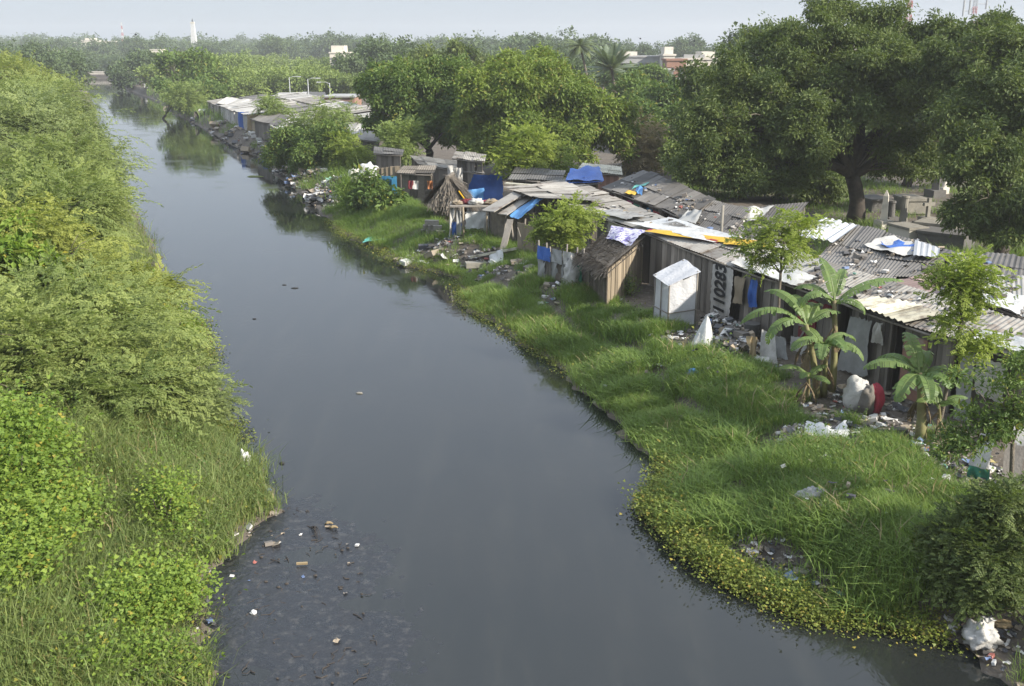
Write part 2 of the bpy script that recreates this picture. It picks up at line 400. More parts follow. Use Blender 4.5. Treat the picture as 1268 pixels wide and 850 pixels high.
def feather_spray(seed, L=.9, nl=9, ll=.2, npn=4, droop=.35, w=.028):
    """a drooping twig with bipinnate leaves: each leaf a rachis with leaflet quads on both sides"""
    g = R0(seed); ps = []
    for k in range(nl):
        t = (k + .6) / nl; x = L * t
        base = np.array([x, .04 * math.sin(k * 1.7), .12 * L * math.sin(t * 2.5) - droop * L * t * t])
        a = (1 if k % 2 else -1) * g.uniform(.5, 1.1)
        d = np.array([math.cos(a), math.sin(a), g.uniform(-.45, .25)]); d /= np.linalg.norm(d)
        sd = np.cross(d, (0, 0, 1)); sd /= np.linalg.norm(sd); up = np.cross(sd, d)
        l = ll * g.uniform(.7, 1.25) * (1 - .35 * t)
        for q in range(npn):
            u = (q + .5) / npn
            c = base + d * l * u - up * l * .25 * u * u
            for sgn in (-1, 1):
                dv = d * .55 + sd * sgn * .9 - up * .1
                ps.append(strip_quads(c, dv, w * g.uniform(.8, 1.25) * 1.6, up + g.normal(size=3) * .25, l * .42 * (1 - .3 * u)))
    return proto(ps)

def vine_clump(seed, n=26, r=.3, s=.056):
    g = R0(seed); ps = []
    for _ in range(n):
        c = g.normal(size=3) * np.array([r, r, r * .45])
        nrm = np.array([g.normal() * .5, g.normal() * .5, 1]); nrm /= np.linalg.norm(nrm)
        a = g.uniform(0, 6.28); d = np.array([math.cos(a), math.sin(a), 0]); d -= nrm * d.dot(nrm); d /= np.linalg.norm(d); sd = np.cross(nrm, d)
        k = s * g.uniform(.6, 1.3)
        V = np.array([c - d * .2 * k, c - d * .45 * k + sd * .55 * k, c + d * .25 * k + sd * .45 * k - nrm * .06 * k, c + d * .95 * k - nrm * .2 * k, c + d * .25 * k - sd * .45 * k - nrm * .06 * k, c - d * .45 * k - sd * .55 * k])
        ps.append((V, np.array([[0, 1, 2, 3], [0, 3, 4, 5]])))
    return proto(ps)

def tuft(seed, n=13, h=.52, w=.016, spread=.2, bend=.62):
    g = R0(seed); ps = []
    for _ in range(n):
        a = g.uniform(0, 6.28); o = np.array([g.normal() * spread, g.normal() * spread, -.03])
        hh = h * g.uniform(.5, 1.2); b = bend * g.uniform(.3, 1.5) * hh
        d = np.array([math.cos(a), math.sin(a), 0]); s = np.array([-d[1], d[0], 0]) * w * g.uniform(.7, 1.3) / 2
        p1 = o + np.array([0, 0, hh * .55]) + d * b * .25; p2 = o + np.array([0, 0, hh * (1 - .25 * bend)]) + d * b
        V = np.array([o - s, o + s, p1 + s, p1 - s, p2 + s * .15, p2 - s * .15])
        ps.append((V, np.array([[0, 1, 2, 3], [3, 2, 4, 5]])))
    return proto(ps)

def bake(mb, protos, pos, B, sc, tint, g):
    which = g.randint(0, len(protos), len(pos))
    for k, (V, F) in enumerate(protos):
        m = which == k
        if not m.any(): continue
        W = np.einsum('nij,vj->nvi', B[m], V) * sc[m][:, None, None] + pos[m][:, None, :]
        FF = F[None] + (np.arange(m.sum()) * len(V))[:, None, None]
        mb.add(W.reshape(-1, 3), FF.reshape(-1, F.shape[1]), np.repeat(tint[m], len(V)))

def bases_out(dirs, g, up=.5, jit=.35):
    """x axis along the outward direction, z towards up"""
    x = dirs + g.normal(size=dirs.shape) * jit; x[:, 2] *= .6; x /= np.linalg.norm(x, axis=1)[:, None]
    z = np.tile(np.array([0, 0, 1.]), (len(x), 1)) + g.normal(size=x.shape) * .25 + dirs * .4
    y = np.cross(z, x); y /= np.linalg.norm(y, axis=1)[:, None] + 1e-9; z = np.cross(x, y)
    return np.stack([x, y, z], 2)

def unit(g, n):
    d = g.normal(size=(n, 3)); return d / np.linalg.norm(d, axis=1)[:, None]

def crown_points(lobes, n, g, sub=9, subr=.4, floor=None, low=-.75):
    """points on the shells of many sub-lobes that sit on the shells of the main lobes"""
    subs = []
    for (c, r) in lobes:
        r = np.asarray(r, float)
        d = unit(g, sub * 3); d = d[d[:, 2] > low][:sub]
        for v in d:
            k = g.uniform(.45, 1.0)
            subs.append((np.asarray(c) + v * r * k, r * subr * g.uniform(.7, 1.35), g.uniform(0, 1)))
        subs.append((np.asarray(c), r * .55, .5))
    wgt = np.array([(q[1][0] * q[1][2]) for q in subs]) ** .9; wgt /= wgt.sum()
    pick = g.choice(len(subs), n, p=wgt)
    C = np.array([q[0] for q in subs])[pick]; Rr = np.array([q[1] for q in subs])[pick]; T = np.array([q[2] for q in subs])[pick]
    d = unit(g, n); rad = g.uniform(.5, 1.08, n)
    pos = C + d * Rr * rad[:, None]
    if floor is not None:
        k = pos[:, 2] > floor; pos, d, T = pos[k], d[k], T[k]
    return pos, d, np.clip(T + g.normal(size=len(T)) * .18, 0, 1)

PB = [broad_clump(i) for i in range(6)]
PBbig = [broad_clump(20 + i, 14, .5, .3, .15) for i in range(4)]
PBfar = [broad_clump(40 + i, 9, .9, .8, .55) for i in range(4)]
PF = [feather_spray(i, .9, 10, .22, 5) for i in range(5)]
PFmid = [feather_spray(10 + i, 1.2, 8, .36, 3, w=.06) for i in range(4)]
PFsap = [feather_spray(30 + i, .55, 7, .2, 4, droop=.5, w=.034) for i in range(4)]
PV = [vine_clump(i) for i in range(5)]
PT = [tuft(i) for i in range(6)]
PTs = [tuft(20 + i, 9, .42, .018, .2, .9) for i in range(5)]
PTl = [tuft(40 + i, 8, .85, .022, .2, .55) for i in range(5)]

def limb(mb, a, b, r0, r1, g, n=6, sag=.12):
    a = np.asarray(a, float); b = np.asarray(b, float); t = np.linspace(0, 1, n)[:, None]
    L = np.linalg.norm(b - a)
    pts = a + (b - a) * t + g.normal(size=(n, 3)) * .04 * L * np.sin(t * math.pi) + np.array([0, 0, 1]) * sag * L * np.sin(t * math.pi)
    mb.tube(pts, np.linspace(r0, r1, n), 7)

def tree(label, base, lobes, leaf, protos, n, name='tree', cat='tree', group=None, rtrunk=.25, fork=.35, bark='bark', seed=1, scale=(.8, 1.3), sub=9, subr=.4, low=-.75, floor=None, twigs=14, jit=.35, fork_at=None, trail=0):
    """lobes: [((x, y, z), (rx, ry, rz))]; trunk and limbs reach up into every lobe"""
    g = R0(seed); base = np.asarray(base, float)
    t = thing(name, label, cat, base, group)
    mb = MB()
    cz = np.mean([c for c, r in lobes], axis=0)
    fk = np.asarray(fork_at, float) if fork_at is not None else base + np.array([(cz[0] - base[0]) * .25, (cz[1] - base[1]) * .25, max(.3, (cz[2] - base[2])) * fork])
    k = np.linspace(0, 1, 5)[:, None]
    mb.tube(base + np.array([0, 0, -.2]) + (fk - base + np.array([0, 0, .2])) * k + g.normal(size=(5, 3)) * rtrunk * .15, np.array([1.35, 1.05, .95, .92, .9]) * rtrunk, 10)
    for c, r in lobes:
        c = np.asarray(c); limb(mb, fk, c, rtrunk * .55, rtrunk * .16, g)
        for _ in range(max(1, twigs // len(lobes))):
            d = unit(g, 1)[0]; d[2] = abs(d[2]) * .7 - .1
            limb(mb, fk + (c - fk) * g.uniform(.5, 1), c + d * np.asarray(r) * .85, rtrunk * .13, rtrunk * .03, g, 4)
    mb.build('trunk', M[bark], t, smooth=True)
    if rtrunk > .15:
        mb = MB()
        for _ in range(9):
            c, r = lobes[g.randint(len(lobes))]; d = unit(g, 1)[0]; d[2] = abs(d[2]) * .6; d[1] = -abs(d[1]); q = np.asarray(c) + d * np.asarray(r) * 1.05
            limb(mb, fk, q, .04, .018, g, 6)
            for _k in range(3): limb(mb, q - d * np.asarray(r) * g.uniform(.05, .3), q + unit(g, 1)[0] * .5 + d * .4, .016, .005, g, 3)
        mb.build('dead_twigs', M['barkpale'], t, smooth=True)
    pos, d, T = crown_points(lobes, n, g, sub, subr, floor, low)
    mb = MB(); bake(mb, protos, pos, bases_out(d, g, jit=jit), g.uniform(*scale, len(pos)), T, g)
    if trail:
        m = trail; li = g.randint(0, len(lobes), m); C = np.array([lobes[i][0] for i in li]); Rr = np.array([lobes[i][1] for i in li])
        dd = unit(g, m) * .5 + np.array([1, -.1, .05]); dd /= np.linalg.norm(dd, axis=1)[:, None]; k = g.uniform(.95, 1.45, m)
        pe = C + dd * Rr * k[:, None]; x = dd + np.array([.3, 0, -.15]); x /= np.linalg.norm(x, axis=1)[:, None]
        y = np.cross(np.array([0, 0, 1.]), x); y /= np.linalg.norm(y, axis=1)[:, None]
        bake(mb, protos, pe, np.stack([x, y, np.cross(x, y)], 2), g.uniform(.7, 1.3, m), g.uniform(.2, 1, m), g)
        for q in range(0, m, 2): limb(mb, C[q] + dd[q] * Rr[q] * .5, pe[q] + x[q] * .4, .018, .005, g, 4)
    mb.build('crown', M[leaf], t)
    return t

def LP(px, py, Y, r, rz, ry=None):
    return (P(px, py, Y), (r, ry or r, rz))

# ------------------------------------------------------------------ left bank trees
GL = 'feathery trees along the left bank'
def gp(x, y): return np.array([x, y, hz1(x, y)])
tree('broad pale green feathery tree nearest the camera, spreading low over grass', gp(-11.5, 26), [LP(50, 430, 25.5, 2.7, 1.6), LP(105, 425, 28, 2., 1.3), LP(100, 480, 24, 2.1, 1.2), LP(150, 430, 29.5, 1.2, .9), LP(20, 480, 24, 2, 1.5), LP(90, 385, 30, 2.1, 1.2)],
     'L_mesq', PF, 5200, 'mesquite_tree', group=GL, seed=11, trail=40, rtrunk=.17, sub=12)
tree('feathery tree whose long branch reaches right over the water', gp(-13.2, 34), [LP(130, 375, 34, 1.3, .8), LP(90, 362, 34, 1.7, 1.0), LP(190, 358, 35, .9, .22), LP(120, 410, 32, 1.4, .9), LP(165, 418, 33, .8, .7), LP(150, 362, 34.5, .9, .4)],
     'L_mesqy', PF, 2600, 'mesquite_tree', group=GL, seed=12, trail=60, rtrunk=.14, sub=10)
tree('small rounded grey green feathery bush at the water edge', gp(-8.8, 25.8), [LP(222, 490, 25.8, .95, .75), LP(240, 520, 25.2, .7, .5), LP(200, 510, 25.4, .7, .6)],
     'L_mesqg', PF, 1100, 'feathery_bush', 'bush', seed=13, rtrunk=.06, scale=(.5, .8), floor=.15)
tree('feathery tree with yellowing hanging leaves at the left edge', gp(-16.5, 31), [LP(20, 335, 30, 2.2, 1.5), LP(50, 335, 32, 1.8, 1.2), LP(-40, 350, 30, 2.5, 1.8), LP(50, 370, 29.5, 1.7, 1)],
     'L_mesqy', PF, 2800, 'mesquite_tree', group=GL, seed=14, trail=30, rtrunk=.17, sub=11)
tree('wide feathery tree with drooping sprays above the branch over the water', gp(-18.5, 40), [LP(50, 275, 39, 2.8, 1.7), LP(72, 305, 40, 1.6, 1.2), LP(-10, 290, 38, 2.6, 1.7), LP(85, 330, 38, 1.1, .9), LP(105, 280, 42, .9, .7)],
     'L_mesq', PF, 4200, 'mesquite_tree', group=GL, seed=15, trail=80, rtrunk=.18, sub=11)
tree('feathery tree with fine sprays trailing out over the river midway along the bank', gp(-23.5, 51), [LP(45, 222, 50, 3.4, 2), LP(80, 250, 51, 1.9, 1.5), LP(-20, 240, 49, 3, 2), LP(112, 225, 53, 1.0, .9), LP(110, 262, 50, .9, .7), LP(98, 290, 48, 1., .8)],
     'L_mesq', PF, 4600, 'mesquite_tree', group=GL, seed=16, trail=110, rtrunk=.2, sub=12)
tree('taller feathery tree third from the far end of the left bank', gp(-31, 67), [LP(45, 170, 66, 4.3, 2.5), LP(95, 205, 67, 2.6, 1.8), LP(-15, 190, 64, 4, 2.5), LP(108, 185, 70, 1.1, 1.2), LP(118, 225, 66, 1.4, 1.1)],
     'L_mesqg', PFmid, 3600, 'mesquite_tree', group=GL, seed=17, trail=60, rtrunk=.22, sub=12)
tree('feathery tree second from the far end of the left bank', gp(-39, 86), [LP(40, 128, 86, 4.6, 2.4), LP(65, 160, 85, 2.9, 2.1), LP(84, 150, 90, 1.3, 1.3), LP(-15, 140, 84, 4.6, 2.6), LP(92, 185, 84, 1.6, 1.4)],
     'L_mesq', PFmid, 3800, 'mesquite_tree', group=GL, seed=18, trail=50, rtrunk=.25, sub=12)
tree('farthest feathery tree on the left bank, yellow at its top', gp(-52, 110), [LP(5, 96, 112, 4.8, 1.9), LP(38, 106, 110, 2.6, 2.3), LP(60, 130, 106, 1.8, 2.), LP(-20, 105, 112, 5, 2.2)],
     'L_mesqy', PFmid, 3400, 'mesquite_tree', group=GL, seed=19, rtrunk=.25, sub=12)

tree('broad leaved sapling with hanging yellow leaves poking through the left edge canopy', gp(-14.2, 29), [LP(12, 322, 29, .7, .6), LP(40, 352, 28.6, .5, .4), LP(22, 290, 29.5, .4, .4), LP(60, 330, 29, .35, .3)], 'L_vine', PBbig, 170, 'sapling', 'sapling', seed=24, rtrunk=.05, scale=(.7, 1.1))
# vines and shrubs on the left bank
def shrub(label, blobs, leaf, protos, n, seed, name='vine_shrub', cat='shrub', scale=(.8, 1.3), group=None, stemr=.03):
    """blobs: ((px, py), radius, height): each a mound standing on the ground"""
    g = R0(seed); lob = []
    b0 = at(*blobs[0][0])
    t = thing(name, label, cat, b0, group)
    for (q, r, h) in blobs:
        b = at(*q); lob.append((b + np.array([0, 0, h * .5]), (r, r, h * .55)))
        mb = MB()
        for _ in range(4): limb(mb, b + np.array([0, 0, -.1]), b + np.array([g.normal() * r * .5, g.normal() * r * .5, h * .8]), stemr, stemr * .3, g, 4)
        mb.build('stem', M['twig'], t, smooth=True)
    pos, d, T = crown_points(lob, n, g, 8, .45)
    k = pos[:, 2] > hz(pos[:, 0], pos[:, 1]) + .02; pos, d, T = pos[k], d[k], T[k]
    mb = MB(); bake(mb, protos, pos, bases_out(d, g), g.uniform(*scale, len(pos)), T, g)
    mb.build('foliage', M[leaf], t)
    return t
shrub('tall thicket of bright yellow green vine filling the lower left corner edge', [((10, 640), .9, 1.7), ((-30, 600), 1.2, 2.0), ((40, 690), .7, 1.1), ((5, 740), .7, 1.0), ((30, 590), .8, 1.5)], 'L_vine', PV, 1500, 31)
shrub('loose vine shrub with yellow leaves just right of the corner thicket', [((92, 650), .4, .8), ((75, 635), .4, .6)], 'L_vine', PV, 150, 32, scale=(.7, 1.1))
shrub('slender climbing vine standing upright in the middle of the left grass', [((212, 660), .3, 1.15), ((205, 640), .25, .9), ((225, 680), .25, .6)], 'L_vine', PV, 210, 33, scale=(.6, 1.))
shrub('broad low leafy vine shrub beside the black mud', [((190, 755), .75, .75), ((150, 765), .5, .6), ((215, 745), .5, .7), ((165, 790), .45, .5)], 'L_vine', PV, 520, 34, scale=(.7, 1.1))
shrub('low vine patch at the bottom edge of the left bank', [((175, 835), .6, .5), ((215, 845), .35, .4), ((120, 830), .5, .4)], 'L_vine', PV, 260, 35, scale=(.6, 1.))
shrub('creeper with round yellow leaves trailing down to the far left shore', [((215, 425), .9, .9), ((200, 405), .9, 1.2), ((185, 440), 1.0, 1.1)], 'L_vine', PV, 520, 36)

# ------------------------------------------------------------------ grass
def scatter(n, xr, yr, keep, g):
    x = g.uniform(*xr, n); y = g.uniform(*yr, n); k = keep(x, y)
    return x[k], y[k]

def grass(name, label, specs, mat, seed):
    g = R0(seed); mb = MB()
    for protos, (x, y), sc in specs:
        z = hz(x, y); n = len(x); a = g.uniform(0, 6.28, n)
        B = np.zeros((n, 3, 3)); B[:, 0, 0] = np.cos(a); B[:, 0, 1] = -np.sin(a); B[:, 1, 0] = np.sin(a); B[:, 1, 1] = np.cos(a); B[:, 2, 2] = 1
        lean = g.normal(size=(n, 2)) * .2; B[:, 0, 2] = lean[:, 0]; B[:, 1, 2] = lean[:, 1]
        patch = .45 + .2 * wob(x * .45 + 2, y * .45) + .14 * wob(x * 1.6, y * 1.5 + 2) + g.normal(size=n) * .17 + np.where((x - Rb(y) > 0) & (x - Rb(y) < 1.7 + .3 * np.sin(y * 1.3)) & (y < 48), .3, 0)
        size = g.uniform(*sc, n) * (1 + .25 * wob(x * .8, y * .8 + 4))
        bake(mb, protos, np.stack([x, y, z], 1), B, np.clip(size, .2, 2), np.clip(patch, 0, 1), g)
    return tag(mb.build(name, M[mat]), label, 'grass', kind='stuff')

def keepL(x, y):
    d = Lb(y) - x + .22 * np.sin(y * 2.1) * np.sin(y * .77 + 1)
    return (d > .25 + .2 * np.sin(y * 3.)) & (d < 12) & ~((np.hypot(x + 6.1, (y - 16.6)) < .7))
gg = R0(5)
grass('grass', 'tall green grass covering the left bank', [
    (PT, scatter(26000, (-16, -5), (12, 29), keepL, gg), (.6, 1.1)),
    (PTl, scatter(6500, (-16, -5.6), (12, 27), lambda x, y: keepL(x, y) & (wob(x * .5, y * .5) > -.3) & (Lb(y) - x > 1.2), gg), (.5, .9)),
    (PT, scatter(5000, (-30, -8), (28, 60), lambda x, y: (Lb(y) - x > .15) & (Lb(y) - x < 5), gg), (.8, 1.5))], 'L_grass', 6)

BARE = [(1060, 505, 1.3), (975, 547, .55), (1035, 535, .7), (1110, 530, 1.0), (900, 425, .8), (940, 445, .6), (860, 420, .9), (1210, 790, .9), (1240, 770, .9), (1190, 575, .9), (1240, 600, 1.2), (850, 390, .7),
        (560, 300, .8), (530, 310, .8), (600, 322, .9), (640, 330, .9), (690, 355, .7), (580, 310, .8), (600, 341, .7), (640, 342, .8), (615, 352, .5), (770, 395, .5), (735, 378, .4), (800, 400, .6), (835, 420, .6), (980, 480, .7), (1010, 505, .6), (1160, 560, .6), (985, 705, .42), (950, 692, .5), (915, 680, .45), (880, 670, .42), (1020, 722, .32)]
BAREW = [(at(a, b), r) for a, b, r in BARE]
def keepR(x, y):
    d = x - Rb(y) + .22 * np.sin(y * 2.1) * np.sin(y * .77 + 1)
    k = (d > .2) & (x < Hb(y) - .35 + .3 * wob(x, y))
    k &= ~((np.abs(d - 2.0 - .25 * np.sin(y * .9)) < .24 + .12 * np.sin(y * 2.3)) & (y > 20) & (y < 43) & (wob(x * 1.7, y * 1.1) > -.75))
    for p, r in BAREW: k &= np.hypot(x - p[0], y - p[1]) > r * (1 + .25 * np.sin(5 * np.arctan2(y - p[1], x - p[0]) + p[0]))
    return k
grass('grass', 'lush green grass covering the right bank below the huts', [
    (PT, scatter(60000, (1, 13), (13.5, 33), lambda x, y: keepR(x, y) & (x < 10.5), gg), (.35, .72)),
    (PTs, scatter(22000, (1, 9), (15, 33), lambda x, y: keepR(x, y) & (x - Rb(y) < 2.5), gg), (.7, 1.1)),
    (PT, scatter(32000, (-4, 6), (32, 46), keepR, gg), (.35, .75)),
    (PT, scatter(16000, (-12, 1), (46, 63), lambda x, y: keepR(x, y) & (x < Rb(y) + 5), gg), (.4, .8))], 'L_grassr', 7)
grass('grass', 'patches of green grass along the far right bank', [
    (PT, scatter(9000, (-45, -12), (66, 120), lambda x, y: (x - Rb(y) > .5) & (x - Rb(y) < 4) & (wob(x * .2, y * .13) > .0), gg), (.8, 1.7)),
    (PTl, scatter(9000, (-110, -35), (120, 220), lambda x, y: (x - Rb(y) > .3) & (x - Rb(y) < 7) & (wob(x * .1, y * .08) > -.5), gg), (1, 2))], 'L_grassr', 8)
# grass in the graveyard behind the huts
grass('grass', 'patchy grass between the gravestones under the trees', [(PTs, scatter(16000, (10, 44), (44, 96), lambda x, y: (x > 9 + (y - 44) * .1) & (wob(x * .3, y * .3) > -.1), gg), (.7, 1.3)), (PT, scatter(16000, (11.5, 40), (6, 44), lambda x, y: (x > Hb(y) + 9.5) | ((y < 17) & (x > 11.5)), gg), (.6, 1.3))], 'L_grassr', 9)

def water_weed():
    g = R0(77); mb = MB()
    y = np.concatenate([g.uniform(15.4, 22.8, 2100), g.uniform(20, 22.5, 200)]); d = (g.beta(1.1, 2.4, len(y)) * .95) * (.75 + .45 * np.sin(y * 4.1) * np.sin(y * 1.7 + 1)) - .08
    x = Rb(y) + d
    near = y < 16.8
    x[near] = x[near]; y = y + np.where(near, -g.uniform(-.1, .5, len(y)), 0)
    k = (x > 1.8) & (x < 7.7) & ((y < 21.5) | (g.uniform(size=len(y)) < .5)); x, y = x[k], y[k]
    z = np.maximum(hz(x, y), 0) + g.uniform(.0, .18, len(x))
    bake(mb, PV, np.stack([x, y, z], 1), bases_out(unit(g, len(x)) * np.array([1, 1, .2]), g), g.uniform(.45, .8, len(x)), np.clip(g.normal(.5, .25, len(x)), 0, 1), g)
    y = g.uniform(30, 60, 900); x = Rb(y) + g.uniform(-.25, .3, len(y)); z = np.maximum(hz(x, y), 0) + .03
    bake(mb, PV, np.stack([x, y, z], 1), bases_out(unit(g, len(x)) * np.array([1, 1, .2]), g), g.uniform(.4, .8, len(x)), np.clip(g.normal(.5, .25, len(x)), 0, 1), g)
    y = np.concatenate([g.uniform(24.3, 26, 120), g.uniform(31.5, 37, 420)]); x = Lb(y) + g.uniform(-.3, .7, len(y)); z = np.maximum(hz(x, y), 0) + .04
    bake(mb, PV, np.stack([x, y, z], 1), bases_out(unit(g, len(x)) * np.array([1, 1, .2]), g), g.uniform(.4, .8, len(x)), np.clip(g.normal(.5, .25, len(x)), 0, 1), g)
    tag(mb.build('water_weeds', M['L_water']), 'yellow green creeping water weeds along the waterline', 'weeds', kind='stuff')
water_weed()

# ------------------------------------------------------------------ litter
def scraps(mb, x, y, z, g, s=(.05, .2), lift=.06):
    for a, b, c in zip(x, y, z):
        k = g.uniform(*s) * (2.2 if g.uniform() < .06 else 1)
        if g.uniform() < .3:
            mb.box((a, b, c + k * .2), (k, k * g.uniform(.4, .9), k * g.uniform(.2, .5)), M=np.array(Matrix.Rotation(g.uniform(0, 6), 3, 'Z') @ Matrix.Rotation(g.normal() * .4, 3, 'X')))
        else:
            rot = np.array(Matrix.Rotation(g.uniform(0, 6), 3, 'Z') @ Matrix.Rotation(g.normal() * .35, 3, 'X'))
            u, v = np.meshgrid(np.linspace(-.5, .5, 4), np.linspace(-.5, .5, 3), indexing='ij')
            h = g.uniform(-.18, .18, u.shape); G = np.stack([u * k + g.normal(size=u.shape) * k * .07, v * k * g.uniform(.4, .9), h * k], 2) @ rot.T
            mb.grid(G + np.array([a, b, c + lift * g.uniform(.3, 1) + k * .12]))

def litter_field(label, spots, per, seed, s=(.05, .2), name='litter', mound=0.):
    g = R0(seed); mb = MB()
    for (px, py, r) in spots:
        p = at(px, py); n = int(per * r * r)
        rr = r * np.sqrt(g.uniform(size=n)); a = g.uniform(0, 6.28, n)
        x, y = p[0] + rr * np.cos(a), p[1] + rr * np.sin(a)
        z = hz(x, y); k = z > .0
        z = z + mound * np.maximum(0, 1 - (rr / r) ** 1.5) * g.uniform(.6, 1, n)
        scraps(mb, x[k], y[k], z[k], g, s)
    return tag(mb.build(name, M['litter']), label, 'litter', kind='stuff')
litter_field('mixed household rubbish strewn on the bare ground before the front huts', [(1060, 510, 1.6), (975, 547, .7), (1035, 540, .9), (1110, 535, 1.2), (900, 425, 1.0), (940, 450, .8), (860, 420, 1.0), (1190, 575, 1.1), (1240, 610, 1.4), (1200, 700, .7), (1010, 622, .35), (1150, 565, .9), (1180, 640, .5), (930, 560, .3)], 85, 51)
litter_field('strip of rubbish washed up along the grassy bend of the right shore', [(850, 660, .4), (870, 668, .5), (910, 682, .55), (950, 697, .55), (990, 712, .5), (1030, 730, .4), (1065, 745, .35)], 260, 52, (.04, .15))
litter_field('rubbish on the muddy corner at the bottom right', [(1215, 770, .8), (1245, 790, .9), (1200, 745, .6), (1180, 755, .4), (1262, 820, .8)], 70, 53, (.04, .16))
litter_field('rubbish tipped along the shore before the thatched hut and stall', [(560, 300, 1.1), (530, 312, 1.2), (500, 325, .8), (600, 322, 1.1), (640, 332, 1.), (690, 360, .8), (580, 310, 1.), (480, 312, .7), (550, 330, .6), (600, 341, .7), (640, 342, .7)], 60, 54, (.08, .3))
litter_field('distant rubbish along the shore of the far huts', [(300, 178, 3), (320, 185, 3), (280, 170, 3), (265, 160, 3), (240, 150, 3), (215, 130, 4), (345, 195, 2.5), (355, 210, 2.)], 12, 56, (.2, .7))
litter_field('rubbish caught along the left shore', [(325, 640, .45), (340, 620, .4), (300, 690, .35), (262, 770, .5), (280, 725, .4), (235, 415, .8), (240, 440, .7), (270, 545, .4), (265, 740, .4), (312, 668, .35)], 110, 57, (.04, .13))

litter_field('scraps of rubbish scattered through the right bank grass', [(730, 400, 2.2), (800, 450, 2.5), (860, 500, 2.2), (930, 580, 2.), (1020, 620, 2.), (1080, 690, 1.8), (1120, 600, 1.5), (760, 480, 1.5)], 2.4, 58, (.06, .2), mound=.3)
def field_weeds():
    g = R0(91); mb = MB()
    x, y = scatter(2600, (1, 12), (14.5, 46), lambda x, y: keepR(x, y) & (wob(x * .9 + 5, y * .8) > .15), g)
    bake(mb, PV, np.stack([x, y, hz(x, y) + g.uniform(.08, .38, len(x))], 1), bases_out(unit(g, len(x)) * np.array([1, 1, .2]), g), g.uniform(.5, 1., len(x)), np.clip(g.normal(.35, .25, len(x)), 0, 1), g)
    x, y = scatter(900, (-12, -5.5), (12.5, 25), lambda x, y: keepL(x, y) & (wob(x * .9 + 2, y * .8 + 1) > .1), g)
    bake(mb, PV, np.stack([x, y, hz(x, y) + g.uniform(.15, .5, len(x))], 1), bases_out(unit(g, len(x)) * np.array([1, 1, .2]), g), g.uniform(.5, .9, len(x)), np.clip(g.normal(.5, .25, len(x)), 0, 1), g)
    tag(mb.build('weeds', M['L_mid']), 'broad leaved weeds growing among the bank grass', 'weeds', kind='stuff')
    mb = MB(); x, y = scatter(900, (-14, 12), (13, 40), lambda x, y: keepR(x, y) | keepL(x, y), g)
    z = hz(x, y); n = len(x); B = bases_out(unit(g, n) * np.array([.3, .3, 1]), g); B = np.tile(np.eye(3), (n, 1, 1))
    bake(mb, PTl, np.stack([x, y, z], 1), B, g.uniform(.4, .85, n), g.uniform(0, 1, n), g)
    tag(mb.build('dry_grass', M['dryvine']), 'dry brown stalks standing among the bank grass', 'grass', kind='stuff')
M['dryvine'] = LEAF('dry_vine', (.2, .155, .08), (.36, .29, .16), .25)
field_weeds()
def mud_debris():
    g = R0(61); mb = MB()
    n = 260; x = g.uniform(-5.6, -1.8, n); y = g.uniform(12.3, 20.6, n)
    e = np.interp(y, [11, 14, 16.2, 18, 20.2, 21.4, 21.8], [-2.1, -2.3, -2.4, -3., -4.1, -5.5, -6.3]); k = (x < e) & (x > Lb(y) - .1)
    for a, b in zip(x[k], y[k]):
        L = g.uniform(.03, .14); th = g.uniform(0, 6.28)
        if g.uniform() < .75:
            d = np.array([math.cos(th), math.sin(th), 0]) * L; q = np.array([-d[1], d[0], 0]) * g.normal() * .4
            mb.tube(np.array([(a, b, .02)] * 3) + np.array([-d, q, d]), g.uniform(.004, .012), 5)
        else: mb.lump((a, b, .03), (L * .35, L * .25, .02), seed=g.randint(99), nu=7, nv=5)
    return tag(mb.build('mud_debris', M['twig']), 'twigs and dark sludge lumps lying on the black mud', 'debris', kind='stuff')
mud_debris()
def mud_scraps():
    g = R0(62); mb = MB()
    pts = [at(a, b) for a, b in ((338, 683), (348, 711), (345, 713), (432, 712), (318, 725), (312, 760), (437, 722), (444, 714), (434, 737), (375, 700), (408, 690), (290, 745), (430, 776), (335, 705), (378, 755), (352, 690), (420, 838))]
    scraps(mb, [p[0] for p in pts], [p[1] for p in pts], [.02] * len(pts), g, (.05, .12), .01)
    return tag(mb.build('litter', M['litter']), 'pale plastic scraps lying on the black mud', 'litter', kind='stuff')
mud_scraps()

ROOFS = []
def roof_plane(px, py):
    r = ray(px, py); best = None
    for (A, B, C, D) in ROOFS:
        n = np.cross(C - A, D - B); n = n / np.linalg.norm(n); n = n if n[2] > 0 else -n
        c = (A + B + C + D) / 4; o = np.array([0, 0, HCAM]); den = r.dot(n)
        if abs(den) < 1e-6: continue
        t = (c - o).dot(n) / den; p = o + r * t; ok = True; sg = 0
        for a, b in ((A, B), (B, C), (C, D), (D, A)):
            cr = (b[0] - a[0]) * (p[1] - a[1]) - (b[1] - a[1]) * (p[0] - a[0])
            if sg == 0: sg = np.sign(cr)
            elif np.sign(cr) != sg: ok = False
        if ok and (best is None or t < best[0]): best = (t, p, c, n)
    return best
# ------------------------------------------------------------------ hut kit
def lerp(a, b, t): return np.asarray(a) + (np.asarray(b) - np.asarray(a)) * t

